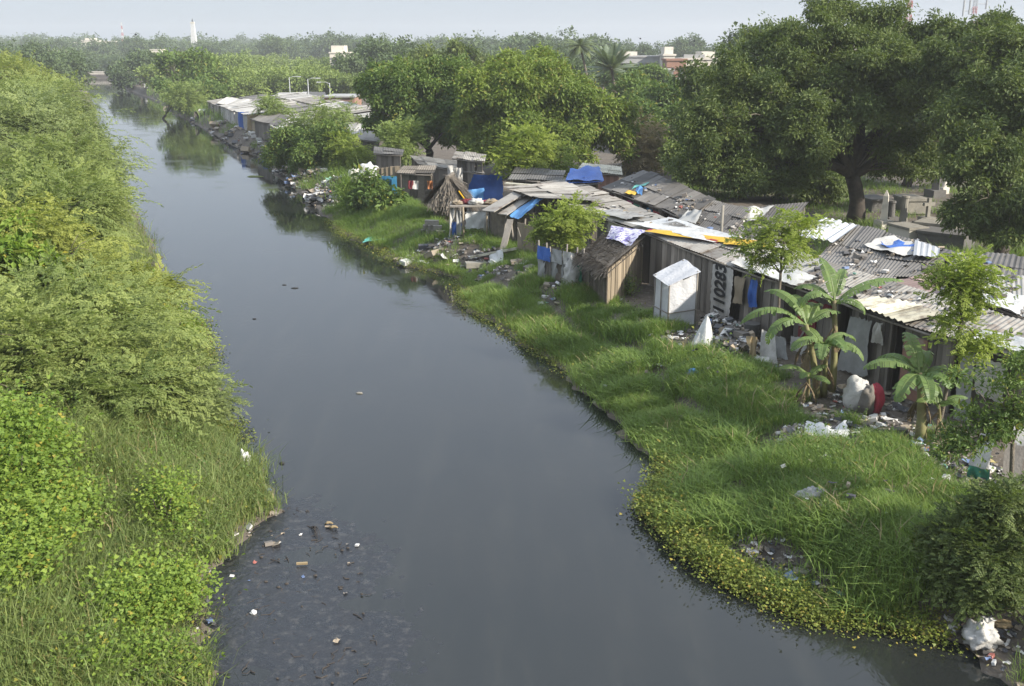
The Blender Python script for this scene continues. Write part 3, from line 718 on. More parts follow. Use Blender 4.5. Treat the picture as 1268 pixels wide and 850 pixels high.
def roof_sheets(mb, A, B, C, D, g, sheet=1.0, rows=2, per=.15, amp=.013, over=.06, th=.02):
    """corrugated sheets laid side by side over the quad A B (eave) C D (back); each one a little off"""
    A, B, C, D = [np.asarray(q, float) for q in (A, B, C, D)]
    W = (np.linalg.norm(B - A) + np.linalg.norm(C - D)) / 2; n = max(1, int(round(W / sheet)))
    nrm = np.cross(B - A, D - A); nrm /= np.linalg.norm(nrm)
    if nrm[2] < 0: nrm = -nrm
    for r in range(rows):
        for i in range(n):
            u0, u1 = i / n - over / W, (i + 1) / n + over / W
            v0, v1 = r / rows - (.04 if r else .0) - g.uniform(0, .04), (r + 1) / rows + .02 + g.uniform(-.02, .03)
            m = max(6, int((u1 - u0) * W / per * 4)); us = np.linspace(u0, u1, m); vs = np.linspace(v0, v1, 3)
            U, Vv = np.meshgrid(us, vs, indexing='ij')
            low = A + (B - A) * U[..., None]; hi = D + (C - D) * U[..., None]
            G = low + (hi - low) * Vv[..., None]
            lift = .03 * r + .012 * (i % 2) + g.uniform(0, .02) + (g.normal() * .02) * (U - u0) / (u1 - u0) + (g.normal() * .03) * (Vv - v0)
            G = G + nrm * (lift + amp * np.sin(U * W / per * 2 * math.pi))[..., None]
            t = g.uniform(0, 1)
            mb.grid(G, t)
            mb.grid(G[::-1] - nrm * th * .4, t)

def plank_wall(mb, a, b, za, zb, g, w=(.12, .3), base=None, skip=.0, th=.03, ragged=.1):
    """upright boards from a to b (xy); tops follow za..zb, feet on the ground"""
    a = np.asarray(a[:2], float); b = np.asarray(b[:2], float); L = np.linalg.norm(b - a); d = (b - a) / L; nrm = np.array([-d[1], d[0]])
    s = 0.; ang = math.atan2(d[1], d[0])
    while s < L:
        k = min(g.uniform(*w), L - s + .02); m = a + d * (s + k / 2); top = za + (zb - za) * (s + k / 2) / L
        if g.uniform() > skip:
            z0 = hz1(*m) - .15; z1 = top - g.uniform(0, ragged)
            o = m + nrm * g.uniform(-.02, .02)
            mb.box((o[0], o[1], (z0 + z1) / 2), (k * g.uniform(.9, 1.02), th, z1 - z0), ang + g.normal() * .02, g.uniform(0, 1))
        s += k

def shack(label, fl, fr, bl, br, zf=3.2, zb=3.55, wall='plank', roof='tin', name='shanty_hut', group='patched huts crowded along the right bank', seed=1, inset=.22, sheet=.95, door=None, rows=2, plank=(.12, .3), sides='fblr', skip=.04, doorw=.75, doorlab=None):
    """corners are pixels of the photo, eave (front left, front right) and back; raised to zf and zb"""
    g = R0(seed)
    A, B, C, D = [q if len(q) == 3 else atz(*q, z) for q, z in ((fl, zf), (fr, zf), (br, zb), (bl, zb))]
    ROOFS.append((A, B, C, D))
    cen = (A + B + C + D) / 4; base = (cen[0], cen[1], hz1(cen[0], cen[1]))
    t = thing(name, label, 'hut', base, group)
    mb = MB(); roof_sheets(mb, A, B, C, D, g, sheet, rows); 
    mb.build('roof', M[roof], t)
    a, b, c, d = [cen + (q - cen) * (1 - inset / max(.5, np.linalg.norm((q - cen)[:2]) / 1.4)) for q in (A, B, C, D)]
    mb = MB(); dz = .06
    if 'f' in sides: plank_wall(mb, a, b, zf - dz, zf - dz, g, plank, skip=skip)
    if 'b' in sides: plank_wall(mb, d, c, zb - dz, zb - dz, g, plank)
    if 'l' in sides: plank_wall(mb, a, d, zf - dz, zb - dz, g, plank)
    if 'r' in sides: plank_wall(mb, b, c, zf - dz, zb - dz, g, plank)
    mb.build('wall', M[wall], t)
    mb = MB()
    for q, z in ((a, zf), (b, zf)):
        pass
    mb.tube([A + (0, 0, -.06), lerp(A, B, .5) + (0, 0, -.09), B + (0, 0, -.06)], .035, 6); mb.build('eave_pole', M['plank'], t, smooth=True)
    if door:
        u = (b - a)[:2]; L = np.linalg.norm(u); u = u / L; n = np.array([u[1], -u[0]])
        if n.dot(cen[:2]) > 0: n = -n            # towards the river and the camera
        for k, (f, mt) in enumerate(door):
            m = (a + (b - a) * f)[:2] + n * .05; z0 = hz1(*m)
            mb = MB(); mb.box((m[0], m[1], (z0 + zf - .3) / 2), (doorw, .05, zf - .3 - z0), math.atan2(u[1], u[0]), .5)
            o = mb.build('door', M[mt], t); o['org'] = list(t['org']); mb = MB()
            for q in (.2, .5, .8): mb.box((m[0] + n[0] * .04, m[1] + n[1] * .04, z0 + (zf - .3 - z0) * q), (doorw * .96, .03, .07), math.atan2(u[1], u[0]), .8)
            mb.beam((m[0] + n[0] * .04, m[1] + n[1] * .04, z0 + (zf - .3 - z0) * .2) - np.array([u[0], u[1], 0]) * doorw * .4, (m[0] + n[0] * .04, m[1] + n[1] * .04, z0 + (zf - .3 - z0) * .8) + np.array([u[0], u[1], 0]) * doorw * .4, .02, .07)
            mb.build('door_batten', M['plank'], o)
    return t, (A, B, C, D)

def sheet(mb, p00, p10, p11, p01, nu=16, nv=12, amp=.04, sag=0., seed=0, tint=.5, rag=0.):
    """a wrinkled cloth over four corners"""
    g = R0(seed); p = [np.asarray(q, float) for q in (p00, p10, p11, p01)]
    U, V = np.meshgrid(np.linspace(0, 1, nu), np.linspace(0, 1, nv), indexing='ij')
    if rag:
        e = rag * (g.uniform(-1, 1, (nu, nv)))
        V = V + np.where((V < .01) | (V > .99), e, 0); U = U + np.where((U < .01) | (U > .99), e, 0)
    u, v = U[..., None], V[..., None]
    G = p[0] * (1 - u) * (1 - v) + p[1] * u * (1 - v) + p[2] * u * v + p[3] * (1 - u) * v
    n = np.cross(p[1] - p[0], p[3] - p[0]); n /= np.linalg.norm(n)
    h = np.zeros_like(U)
    for _ in range(7):
        a, b = g.uniform(-14, 14), g.uniform(-7, 7); h += np.sin(a * U + b * V + g.uniform(0, 6.28)) * g.uniform(.3, 1) / (1 + .07 * (abs(a) + abs(b)))
    G = G + n * (h * amp)[..., None] + np.array([0, 0, -1]) * (sag * 4 * U * (1 - U) * V)[..., None]
    mb.grid(G, tint)

def cloth(name, label, cat, p4, mat, group=None, nu=16, nv=12, amp=.05, sag=0., seed=0, rag=.02, smooth=True):
    mb = MB(); sheet(mb, *p4, nu=nu, nv=nv, amp=amp, sag=sag, seed=seed, rag=rag)
    return solo(mb, name, M[mat], label, cat, group, smooth)

# ------------------------------------------------------------------ front row of huts
G1 = 'front row of huts facing the river'
shack('far end hut of the front row with cream edged roof behind blue awning', (640, 231), (735, 265), (705, 222), (790, 258), wall='plankdark', roof='tin', group=G1, seed=101, zf=3.2, zb=3.3)
shack('narrow hut of the front row with torn pale panel behind the thatched lean-to', (735, 265), (800, 288), (790, 258), (848, 281), wall='plankdark', roof='tin', group=G1, seed=102)
F2, q2 = shack('plank hut of the front row carrying the yellow edged banner on its roof', (800, 288), (908, 330), (848, 281), (960, 303), wall='plank', roof='tin', group=G1, seed=103, plank=(.14, .34), skip=0)
shack('hut of the front row with pale patched roof behind the round headed sapling', (908, 330), (975, 351), (960, 303), (1025, 326), wall='plank', roof='tinpale', group=G1, seed=104)
shack('dark open fronted hut behind the tall banana plants', (975, 351), (1042, 373), (1025, 326), (1087, 346), wall='plankdark', roof='tin', group=G1, seed=105, skip=.3, door=[(.35, 'maroon')])
shack('hut with grey cloth hanging on its wall beside the white sacks', (1042, 373), (1108, 398), (1087, 346), (1160, 367), wall='plankdark', roof='tin', group=G1, seed=106)
shack('hut with cream ribbed sheets over its eave behind the squat banana plant', (1108, 398), (1190, 422), (1160, 367), (1238, 391), wall='plankdark', roof='tin', group=G1, seed=107, door=[(.25, 'brick')])
shack('nearest front hut with pale sheet walls at the right edge', (1190, 422), (1290, 449), (1238, 391), (1335, 414), wall='plankdark', roof='tin', group=G1, seed=108)

G2 = 'second row of huts across the alley'
shack('grey roofed hut at the far end of the second row', (746, 232), (770, 240), (796, 212), (814, 218), wall='plankdark', roof='tindark', group=G2, seed=111, zf=3.3, zb=3.7, door=[(.4, 'maroon')])
shack('second row hut with pink and red cloth at its front', (770, 240), (795, 249), (814, 218), (836, 226), wall='plankdark', roof='tindark', group=G2, seed=112, zf=3.3, zb=3.7, door=[(.25, 'pink'), (.7, 'green')])
shack('second row hut with teal and red door panels', (795, 249), (820, 258), (836, 226), (860, 237), wall='plankdark', roof='tindark', group=G2, seed=113, zf=3.3, zb=3.7, door=[(.2, 'skyblue'), (.65, 'red')])
shack('nearest second row hut with red front beside the rubbish roofed hut', (820, 258), (847, 270), (860, 237), (885, 248), wall='plankdark', roof='tindark', group=G2, seed=114, zf=3.3, zb=3.7, door=[(.3, 'red'), (.75, 'red')])
shack('hut buried under scrap sheets beside the thin grey pole', (852, 279), (898, 294), (880, 250), (930, 262), wall='plankdark', roof='tindark', group=G2, seed=115, zf=3.2, zb=3.5, sheet=.7, rows=3, door=[(.75, 'maroon')])
shack('dark roofed hut under the edge of the great dark tree', (905, 290), (960, 300), (925, 258), (1000, 252), wall='plankdark', roof='tindark', group=G2, seed=116, zf=3.1, zb=3.5)
shack('wide black roofed hut before the great tree trunk', (1012, 322), (1082, 343), (1052, 278), (1118, 296), wall='plankdark', roof='tindark', group=G2, seed=117, zf=3.5, zb=3.9)
shack('black roofed hut carrying blue and white plastic before the graves', (1082, 343), (1135, 344), (1118, 296), (1185, 314), wall='plankdark', roof='tindark', group=G2, seed=118, zf=3.5, zb=3.9)
shack('low hut with rusty pink roof and pale blue front', (1106, 350), (1165, 371), (1150, 341), (1212, 352), wall='plankdark', roof='tinpink', group=G2, seed=119, zf=3.5, zb=3.6, door=[(.6, 'lightblue')], doorw=1.2)
shack('hut with bright white ribbed roof at the right edge', (1205, 368), (1290, 400), (1190, 340), (1290, 346), wall='plankdark', roof='tinpale', group=G2, seed=120, zf=3.5, zb=3.8)
shack('dark roofed hut under the low tree at the right edge', (1172, 336), (1290, 348), (1190, 314), (1290, 322), wall='plankdark', roof='tindark', group=G2, seed=121, zf=3.6, zb=3.9)
shack('hut roofed in tan boards just left of the white ribbed roof', (1165, 373), (1206, 390), (1180, 352), (1215, 366), wall='plankdark', roof='planktan', group=G2, seed=122, zf=3.4, zb=3.6)

def rug_on(name, label, cat, px4, z, mat, seed, amp=.03, group=None, nu=18, nv=12, rag=.03):
    cx, cy = np.mean([q[0] for q in px4]), np.mean([q[1] for q in px4]); h = roof_plane(cx, cy)
    if h is None: pts = [atz(a, b, zz) for (a, b), zz in zip(px4, z)]
    else:
        pts = []
        for a, b in px4:
            r = ray(a, b); o = np.array([0, 0, HCAM]); c = h[2] + h[3] * (.11 + .001 * (seed % 40)); pts.append(o + r * ((c - o).dot(h[3]) / r.dot(h[3])))
    return cloth(name, label, cat, pts, mat, group, nu=nu, nv=nv, amp=amp, seed=seed, rag=rag)

GR = 'sheets laid over the hut roofs'
rug_on('plastic_sheet', 'long white printed banner laid on the roof beside the yellow strip', 'sheet', [(776, 276), (880, 300), (925, 296), (830, 270)], (3.36, 3.36, 3.52, 3.52), 'white', 201, group=GR)
rug_on('plastic_sheet', 'yellow strip along the eave below the white banner', 'sheet', [(800, 288), (925, 304), (936, 299), (806, 284)], (3.4, 3.42, 3.5, 3.45), 'yellow', 202, amp=.02, group=GR, nv=5)
rug_on('plastic_sheet', 'yellow cloth end trailing off the banner behind the sapling', 'sheet', [(895, 302), (940, 307), (960, 303), (905, 296)], (3.44, 3.44, 3.56, 3.54), 'yellow', 203, group=GR)
rug_on('plastic_sheet', 'red strip between the white banner and the yellow strip', 'sheet', [(800, 285.5), (885, 299.5), (893, 298), (806, 283)], (3.43, 3.43, 3.49, 3.49), 'red', 204, amp=.012, group=GR, nv=4)
rug_on('plastic_sheet', 'crumpled white sheet on the roof left of the tall banana plants', 'sheet', [(925, 334), (985, 353), (1010, 342), (950, 322)], (3.36, 3.36, 3.5, 3.5), 'white', 205, group=GR)
rug_on('plastic_sheet', 'torn white strip on the eave behind the round headed sapling', 'sheet', [(905, 326), (950, 341), (962, 334), (915, 318)], (3.4, 3.4, 3.5, 3.5), 'whitedirty', 206, group=GR)
mb = MB(); g = R0(207); roof_sheets(mb, atz(1048, 374, 3.3), atz(1118, 399, 3.3), atz(1170, 386, 3.5), atz(1085, 366, 3.45), g, .8, 1, per=.24, amp=.03)
solo(mb, 'roof_sheet', M['tincream'], 'cream ribbed sheets lying over the eave above the grey cloth', 'roof sheet', GR)
rug_on('plastic_sheet', 'white plastic spread on the nearest roof at the right edge', 'sheet', [(1205, 421), (1272, 437), (1290, 424), (1215, 408)], (3.36, 3.36, 3.5, 3.48), 'white', 208, group=GR)
mb = MB(); roof_sheets(mb, atz(985, 290, 3.9), atz(1032, 300, 3.9), atz(1062, 277, 4.05), atz(1020, 272, 4.05), R0(209), .8, 1, per=.3, amp=.035)
solo(mb, 'roof_sheet', M['metalgrey'], 'loose grey corrugated sheets beside the great tree trunk', 'roof sheet', GR)
rug_on('plastic_sheet', 'crumpled white and blue plastic on the black roof before the graves', 'sheet', [(1072, 303), (1120, 318), (1150, 306), (1105, 293)], (3.88, 3.8, 3.95, 4.02), 'whitedirty', 210, amp=.06, group=GR)
rug_on('plastic_sheet', 'navy cloth bunched on the white plastic before the graves', 'sheet', [(1088, 302), (1122, 313), (1140, 306), (1105, 297)], (3.98, 3.93, 4.02, 4.08), 'blue', 211, amp=.05, group=GR, rag=.06)
mb = MB(); roof_sheets(mb, atz(1133, 316, 3.92), atz(1160, 318, 3.92), atz(1162, 306, 4.0), atz(1135, 298, 4.05), R0(212), .6, 1, per=.2)
solo(mb, 'roof_sheet', M['metalgrey'], 'grey sheet resting on the black roof right of the white plastic', 'roof sheet', GR)
rug_on('plastic_sheet', 'white plastic patch on the white ribbed roof', 'sheet', [(1210, 372), (1262, 388), (1275, 368), (1235, 358)], (3.62, 3.62, 3.78, 3.76), 'white', 213, group=GR)
rug_on('plastic_sheet', 'white plastic scraps on the rusty pink roof', 'sheet', [(1155, 360), (1180, 366), (1195, 355), (1165, 351)], (3.62, 3.62, 3.68, 3.68), 'whitedirty', 214, amp=.07, group=GR)
rug_on('plastic_sheet', 'pale sheet folded on the roof of the far end hut', 'sheet', [(735, 262), (775, 272), (800, 267), (765, 258)], (3.3, 3.34, 3.4, 3.38), 'tinpale', 215, group=GR)
rug_on('plastic_sheet', 'teal strip on the dark roofs of the second row', 'sheet', [(783, 233), (800, 229), (804, 226), (788, 229)], (3.62, 3.72, 3.76, 3.68), 'teal', 216, group=GR, nu=8, nv=5)
rug_on('plastic_sheet', 'yellow cloth on the second row roofs', 'sheet', [(772, 240), (786, 241), (790, 236), (776, 235)], (3.45, 3.45, 3.55, 3.55), 'yellow', 217, group=GR, nu=8, nv=6)
rug_on('plastic_sheet', 'white and blue heap on the second row roof', 'sheet', [(786, 238), (795, 239), (798, 233), (788, 232)], (3.55, 3.55, 3.68, 3.68), 'lightblue', 218, amp=.09, group=GR, nu=8, nv=6)
rug_on('plastic_sheet', 'pale grey sheet draped on the scrap roof left of the pole', 'sheet', [(838, 272), (862, 277), (870, 262), (852, 258)], (3.45, 3.4, 3.6, 3.6), 'greycloth', 219, amp=.06, group=GR)
rug_on('plastic_sheet', 'white torn sheet on the scrap roof right of the pole', 'sheet', [(908, 272), (935, 274), (960, 254), (925, 256)], (3.42, 3.38, 3.58, 3.58), 'whitedirty', 220, amp=.08, group=GR)

def roof_litter():
    g = R0(230); mb = MB()
    for (x0, y0, x1, y1, z, n) in ((840, 250, 960, 300, 3.62, 200), (930, 325, 1040, 355, 3.5, 60), (1000, 330, 1110, 370, 3.55, 70), (1100, 365, 1260, 430, 3.55, 110), (1090, 300, 1260, 360, 3.95, 130), (740, 258, 850, 280, 3.52, 60), (760, 215, 860, 260, 3.72, 90), (660, 228, 740, 255, 3.42, 40), (1200, 340, 1268, 390, 3.85, 70), (1010, 285, 1100, 340, 3.95, 60)):
        for _ in range(int(n * .8)):
            t = g.uniform(); px = x0 + (x1 - x0) * t; py = y0 + (y1 - y0) * np.clip(t + g.normal() * .3, 0, 1)
            h = roof_plane(px, py)
            if h is not None: scraps(mb, [h[1][0]], [h[1][1]], [h[1][2] + .05], g, (.03, .2), .0)
    return mb
ROOFL = roof_litter()

# banner with the number
def banner():
    tl, tr, br, bl = atz(882, 330, 3.1), atz(910, 332, 3.1), None, None
    e0, e1 = q2[0], q2[1]
    u = (e1 - e0); u[2] = 0; u /= np.linalg.norm(u); n = np.array([u[1], -u[0], 0]);
    if n[:2].dot(np.array([1., .3])) > 0: n = -n
    # in the plane of the hut's front wall, just outside it
    p = e0 + (e1 - e0) * .80 + n * .02; q = e0 + (e1 - e0) * 1.0 + n * .02
    z0 = hz1(p[0], p[1]) + .12; z1 = 3.12
    t = thing('cloth_banner', 'white cloth banner lettered 110283 hung on end on the plank wall', 'banner', (p[0], p[1], z0))
    mb = MB(); sheet(mb, (p[0], p[1], z0 - .05), (q[0], q[1], z0 + .15), (q[0] + u[0] * .03, q[1] + u[1] * .03, z1), (p[0] + u[0] * .05, p[1] + u[1] * .05, z1 - .08), nu=14, nv=26, amp=.012, seed=5, rag=.03)
    mb.build('cloth', M['whitedirty'], t, smooth=True)
    cu = bpy.data.curves.new('lettering', 'FONT'); cu.body = '110283'; cu.align_x = 'CENTER'; cu.align_y = 'CENTER'; cu.size = .62; cu.offset = .018; cu.extrude = .006; cu.space_character = 1.0
    tmp = bpy.data.objects.new('lettering', cu); COL.objects.link(tmp)
    bpy.context.view_layer.update()
    me = bpy.data.meshes.new_from_object(tmp.evaluated_get(bpy.context.evaluated_depsgraph_get()))
    COL.objects.unlink(tmp); bpy.data.objects.remove(tmp)
    W = np.linalg.norm(q - p); cen = (p + q) / 2 + n * .035 ; cz = (z0 + z1) / 2 + .1
    lo = np.array([v.co[:] for v in me.vertices]); ext = lo[:, 0].max() - lo[:, 0].min(); hgt = lo[:, 1].max() - lo[:, 1].min()
    sx = (z1 - z0) * .86 / ext; sy = W * .55 / hgt
    for v in me.vertices:
        x, y, z = v.co
        w = cen + u * (-(y) * sy) + np.array([0, 0, 1]) * (x * sx + cz - cen[2]) + n * z
        v.co = w - np.array(t['org'])
    me.materials.clear(); me.materials.append(M['black'])
    o = bpy.data.objects.new('lettering', me); COL.objects.link(o); o.parent = t
    return u, n
UF, NF = banner()

M['tarpwhite'] = MAT('grubby_white_sheeting', (.6, .6, .61), (.46, .46, .47), rough=.5, scale=1.6, tint=.1, bump=.5, transl=.15, c3=(.3, .28, .25), s3=2.2, t3=(.6, .8))
# cubicle of white sheeting before the plank wall
def cubicle():
    a, b = at(814, 399), at(857, 398)
    c, d = at(871, 382), at(822, 385)
    # front corners a b, back ones beside the wall
    ang = math.atan2(UF[1], UF[0]); w = 1.35; dp = 1.0
    o = at(818, 400); o = np.array([o[0], o[1], o[2]])
    cs = [o + UF * (-.52), o + UF * .52, o + UF * .52 - NF * dp, o + UF * (-.52) - NF * dp]
    t = thing('toilet_cubicle', 'small cubicle of white plastic sheeting on a pole frame against the plank wall', 'cubicle', o)
    hts = [1.5, 1.35, 1.8, 1.95]
    tops = []
    for q, h in zip(cs, hts):
        z = hz1(q[0], q[1]); mb = MB(); mb.tube([(q[0], q[1], z - .1), (q[0], q[1], z + h + .08)], .028, 7); mb.build('pole', M['plank'], t, smooth=True); tops.append(np.array([q[0], q[1], z + h]))
    for i, j in ((0, 1), (1, 2), (3, 0)):
        p0 = np.array([cs[i][0], cs[i][1], hz1(cs[i][0], cs[i][1]) + .08]); p1 = np.array([cs[j][0], cs[j][1], hz1(cs[j][0], cs[j][1]) + .08])
        mb = MB(); sheet(mb, p0, p1, tops[j], tops[i], 14, 18, .022, seed=i + 3); mb.build('side_sheet', M['tarpwhite'], t, smooth=True)
        mb = MB(); off = (NF if i == 0 else (UF if i == 1 else -UF)) * .035
        mb.tube([lerp(p0, tops[i], .3) + off, lerp(p1, tops[j], .3) + off], .02, 6); mb.build('rail', M['plank'], t, smooth=True)
    m0 = lerp(cs[0], cs[1], .5) + NF * .03; mb = MB(); z = hz1(m0[0], m0[1]); mb.tube([(m0[0], m0[1], z), (m0[0], m0[1], z + 1.4)], .022, 6); mb.build('pole', M['plank'], t, smooth=True)
    ex = lambda q, s: q + (q - np.mean(tops, 0)) * s + np.array([0, 0, .07])
    mb = MB(); sheet(mb, *[ex(q, .14) for q in tops], 14, 12, .02, seed=9); mb.build('roof_sheet', M['tarpwhite'], t, smooth=True)
cubicle()

# hanging cloths and panels on the front walls
def on_wall(px, py, off=.0):
    """a point on the front wall line, at the pixel column px and photo height py: solved along the wall's eave polyline"""
    ev = [(735, 265), (800, 288), (908, 330), (975, 351), (1042, 373), (1108, 398), (1190, 422), (1290, 449)]
    E = [atz(a, b, 3.2) for a, b in ev]
    best = None
    r = ray(px, py)
    for i in range(len(E) - 1):
        a, b = E[i][:2], E[i + 1][:2]; u = b - a
        # solve t*r = a + s*u  (xy)
        A_ = np.array([[r[0], -u[0]], [r[1], -u[1]]]); t, s = np.linalg.solve(A_, a)
        if -.02 <= s <= 1.02: best = np.array([t * r[0], t * r[1], HCAM + t * r[2]]); n = np.array([u[1], -u[0]]); n /= np.linalg.norm(n); break
    if n[0] > 0: n = -n
    return best + np.array([n[0], n[1], 0]) * (off - .08)
GW = 'cloths and panels hung on the front walls'
def hang(label, px4, mat, seed, name='hanging_cloth', cat='cloth', off=.06, amp=.04, rag=.03):
    return cloth(name, label, cat, [on_wall(a, b, off) for a, b in px4], mat, GW, amp=amp, seed=seed, rag=rag)
hang('grey cloth draped down the wall behind the white sacks', [(1036, 458), (1072, 466), (1080, 398), (1052, 392)], 'greycloth', 301, amp=.05)
hang('blue rag bundle hanging right of the number banner', [(926, 381), (938, 381), (936, 347), (929, 347)], 'blue', 302, amp=.05)
hang('tan rag on the wall touching the number banner', [(908, 375), (920, 378), (922, 345), (910, 342)], 'planktan', 303, amp=.05)
hang('red cloth inside the dark open hut behind the banana stems', [(985, 398), (1000, 402), (1002, 386), (986, 383)], 'red', 304, off=.0)
hang('small red cloth beside the stem of the tall banana', [(1016, 392), (1026, 394), (1027, 379), (1017, 377)], 'maroon', 305, off=.0)
hang('faded white cloth low on the dark wall left of the banana stems', [(975, 440), (1000, 448), (998, 420), (978, 416)], 'whitedirty', 306)
hang('grey white sheet on the wall behind the leafy sapling', [(1180, 520), (1200, 526), (1206, 440), (1190, 436)], 'greycloth', 307, amp=.02)
hang('pale sheet panel at the right edge behind the thin leafy sapling', [(1206, 486), (1240, 500), (1246, 452), (1209, 441)], 'whitedirty', 308, amp=.02)
hang('white and blue bag hanging under the eave right of the grey cloth', [(1080, 424), (1092, 428), (1094, 402), (1084, 399)], 'whitedirty', 309, amp=.07)
hang('torn pale panel on the wall behind the thatched lean-to', [(751, 288), (772, 298), (775, 283), (752, 272)], 'whitedirty', 310, amp=.02)
hang('grey cloth below the eave left of the thatched lean-to', [(775, 300), (790, 305), (792, 292), (777, 288)], 'greycloth', 311, amp=.02)

# drooping cloths and junk near the banana plants
def lump_thing(name, label, cat, c, r, mat, seed, amp=.3, flat=None, freq=1.6, group=None):
    mb = MB(); mb.lump(np.asarray(c) + np.array([0, 0, r[2] * .75]), r, seed, amp, freq, 30, 20, flat=flat if flat else r[2] * .7)
    return solo(mb, name, M[mat], label, cat, group, True)
def upcloth(label, px4, mat, seed, name='hanging_cloth', cat='cloth', amp=.05, lean=.25, group=None):
    """a cloth standing up from the ground at the pixel base: px4 = base left, base right, top right, top left"""
    bl, br = at(*px4[0]), at(*px4[1])
    Yt = (bl[1] + br[1]) / 2 + lean
    return cloth(name, label, cat, [bl, br, P(*px4[2], Yt), P(*px4[3], Yt)], mat, group, amp=amp, seed=seed)
upcloth('dirty white cloth sagging over a line left of the banana stems', [(940, 446), (962, 452), (960, 415), (944, 408)], 'whitedirty', 321)
upcloth('second dirty white cloth sagging nearer the banana stems', [(956, 442), (976, 446), (972, 418), (960, 416)], 'greycloth', 322)
upcloth('yellow and white sack cloth propped on the junk heap', [(924, 449), (936, 446), (934, 418), (928, 416)], 'straw', 323, amp=.07)
mb = MB()
pw = at(869, 430)
for k in range(9):
    a = k / 8 * 3.14 + .2
pc = []
nu, nv = 16, 10
G = np.zeros((nu, nv, 3))
for i in range(nu):
    for j in range(nv):
        a = i / (nu - 1) * 2 * math.pi; v = j / (nv - 1); r = .32 * (1 - v) ** .8 * (1 + .25 * math.sin(a * 4 + v * 2)) + .012
        G[i, j] = pw + np.array([r * math.cos(a) + .12 * v, r * math.sin(a) * .8, v * 1.0])
mb.grid(G); solo(mb, 'plastic_bag', M['white'], 'white plastic hanging in a point from a stick before the plank wall', 'plastic bag', smooth=True)
lump_thing('sack', 'full white sack on the bare ground below the grey cloth', 'sack', at(1060, 507), (.36, .3, .48), 'whitedirty', 3, group='sacks before the huts')
lump_thing('sack', 'dark brown bundle between the white sack and the red bag', 'sack', at(1071, 512), (.2, .22, .42), 'plankdark', 4, group='sacks before the huts')
lump_thing('sack', 'crimson red bag standing right of the white sack', 'sack', at(1081, 511), (.22, .24, .42), 'red', 5, group='sacks before the huts')
mb = MB(); p = at(1021, 541); sheet(mb, p + (-.55, -.2, .12), p + (.5, -.3, .08), p + (.6, .35, .2), p + (-.35, .4, .22), 20, 14, .07, seed=6, rag=.05); solo(mb, 'plastic_sheet', M['white'], 'crumpled white and pale blue sheet lying on the grass', 'sheet', smooth=True)
lump_thing('plastic_bag', 'large crumpled white bag at the waters edge bottom right', 'plastic bag', at(1213, 800), (.27, .24, .24), 'whitedirty', 7, .5, freq=2.6)
lump_thing('plastic_bag', 'smaller white bag lying just above the large crumpled one', 'plastic bag', at(1222, 772), (.16, .1, .07), 'white', 8, .5, freq=2.5)
lump_thing('plastic_bag', 'yellow green bag right of the white bags', 'plastic bag', at(1243, 776), (.18, .1, .06), 'straw', 9, .4)
lump_thing('plastic_bag', 'blue crumpled plastic on the right grass below the plank wall', 'plastic bag', at(858, 464), (.14, .1, .1), 'lightblue', 10, .5, freq=2.5)
lump_thing('plastic_bag', 'white bag caught in the grass on the left point', 'plastic bag', at(304, 582), (.13, .1, .28), 'white', 11, .4)
lump_thing('cloth_heap', 'grey cloth heap lying in the middle of the right grass', 'cloth', at(1005, 622), (.3, .16, .16), 'greycloth', 12, .5, freq=2.5)
litter_field('heap of rubbish on the grass left of the pale sheet', [(973, 549, .55)], 330, 13, (.04, .16), mound=.25)
litter_field('dark junk, wire and rubble heaped under the number banner', [(915, 440, .6), (925, 432, .5), (900, 412, .7), (885, 405, .5), (912, 425, .6)], 260, 16, (.06, .28), mound=.5)
# a bucket before the wall
p = at(930, 418); mb = MB(); mb.tube([p, p + (0, 0, .45)], [.2, .25], 16); mb.tube([p + (0, 0, .43), p + (0, 0, .47)], [.265, .265], 16); solo(mb, 'drum', M['stonedark'], 'grey drum standing among the junk below the blue rag', 'drum', smooth=False)
# leaning boards and striped sack at the right edge
for k, (a, b, lab) in enumerate((((1246, 612), (1252, 548), 'left of the two grey boards leaning at the right edge'), ((1252, 622), (1262, 552), 'right of the two grey boards leaning at the right edge'))):
    p = at(*a); q = P(*b, p[1] + .55); mb = MB(); mb.beam(p, q, .22, .03); solo(mb, 'wooden_board', M['plank'], lab, 'board', 'boards leaning at the right edge')
p0, p1 = at(1197, 592), at(1222, 598)
mbs = thing('striped_sack', 'white sack cloth with green foot leaning on boards at right edge', 'sack', p0)
mb = MB(); sheet(mb, p0 + (0, 0, .3), p1 + (0, 0, .3), P(1236, 532, p1[1] + .3), P(1214, 535, p0[1] + .3), 14, 16, .07, seed=23); mb.build('cloth', M['whitedirty'], mbs, smooth=True)
mb = MB(); sheet(mb, p0 + (-.03, -.06, .0), p1 + (.03, -.06, .0), p1 + (0, -.02, .3), p0 + (0, -.02, .3), 14, 8, .05, seed=24); mb.build('green_hem', M['green'], mbs, smooth=True)
upcloth('small grey tarpaulin stretched over sticks above the leaning boards', [(1245, 556), (1268, 560), (1268, 528), (1240, 527)], 'greycloth', 25, amp=.03)

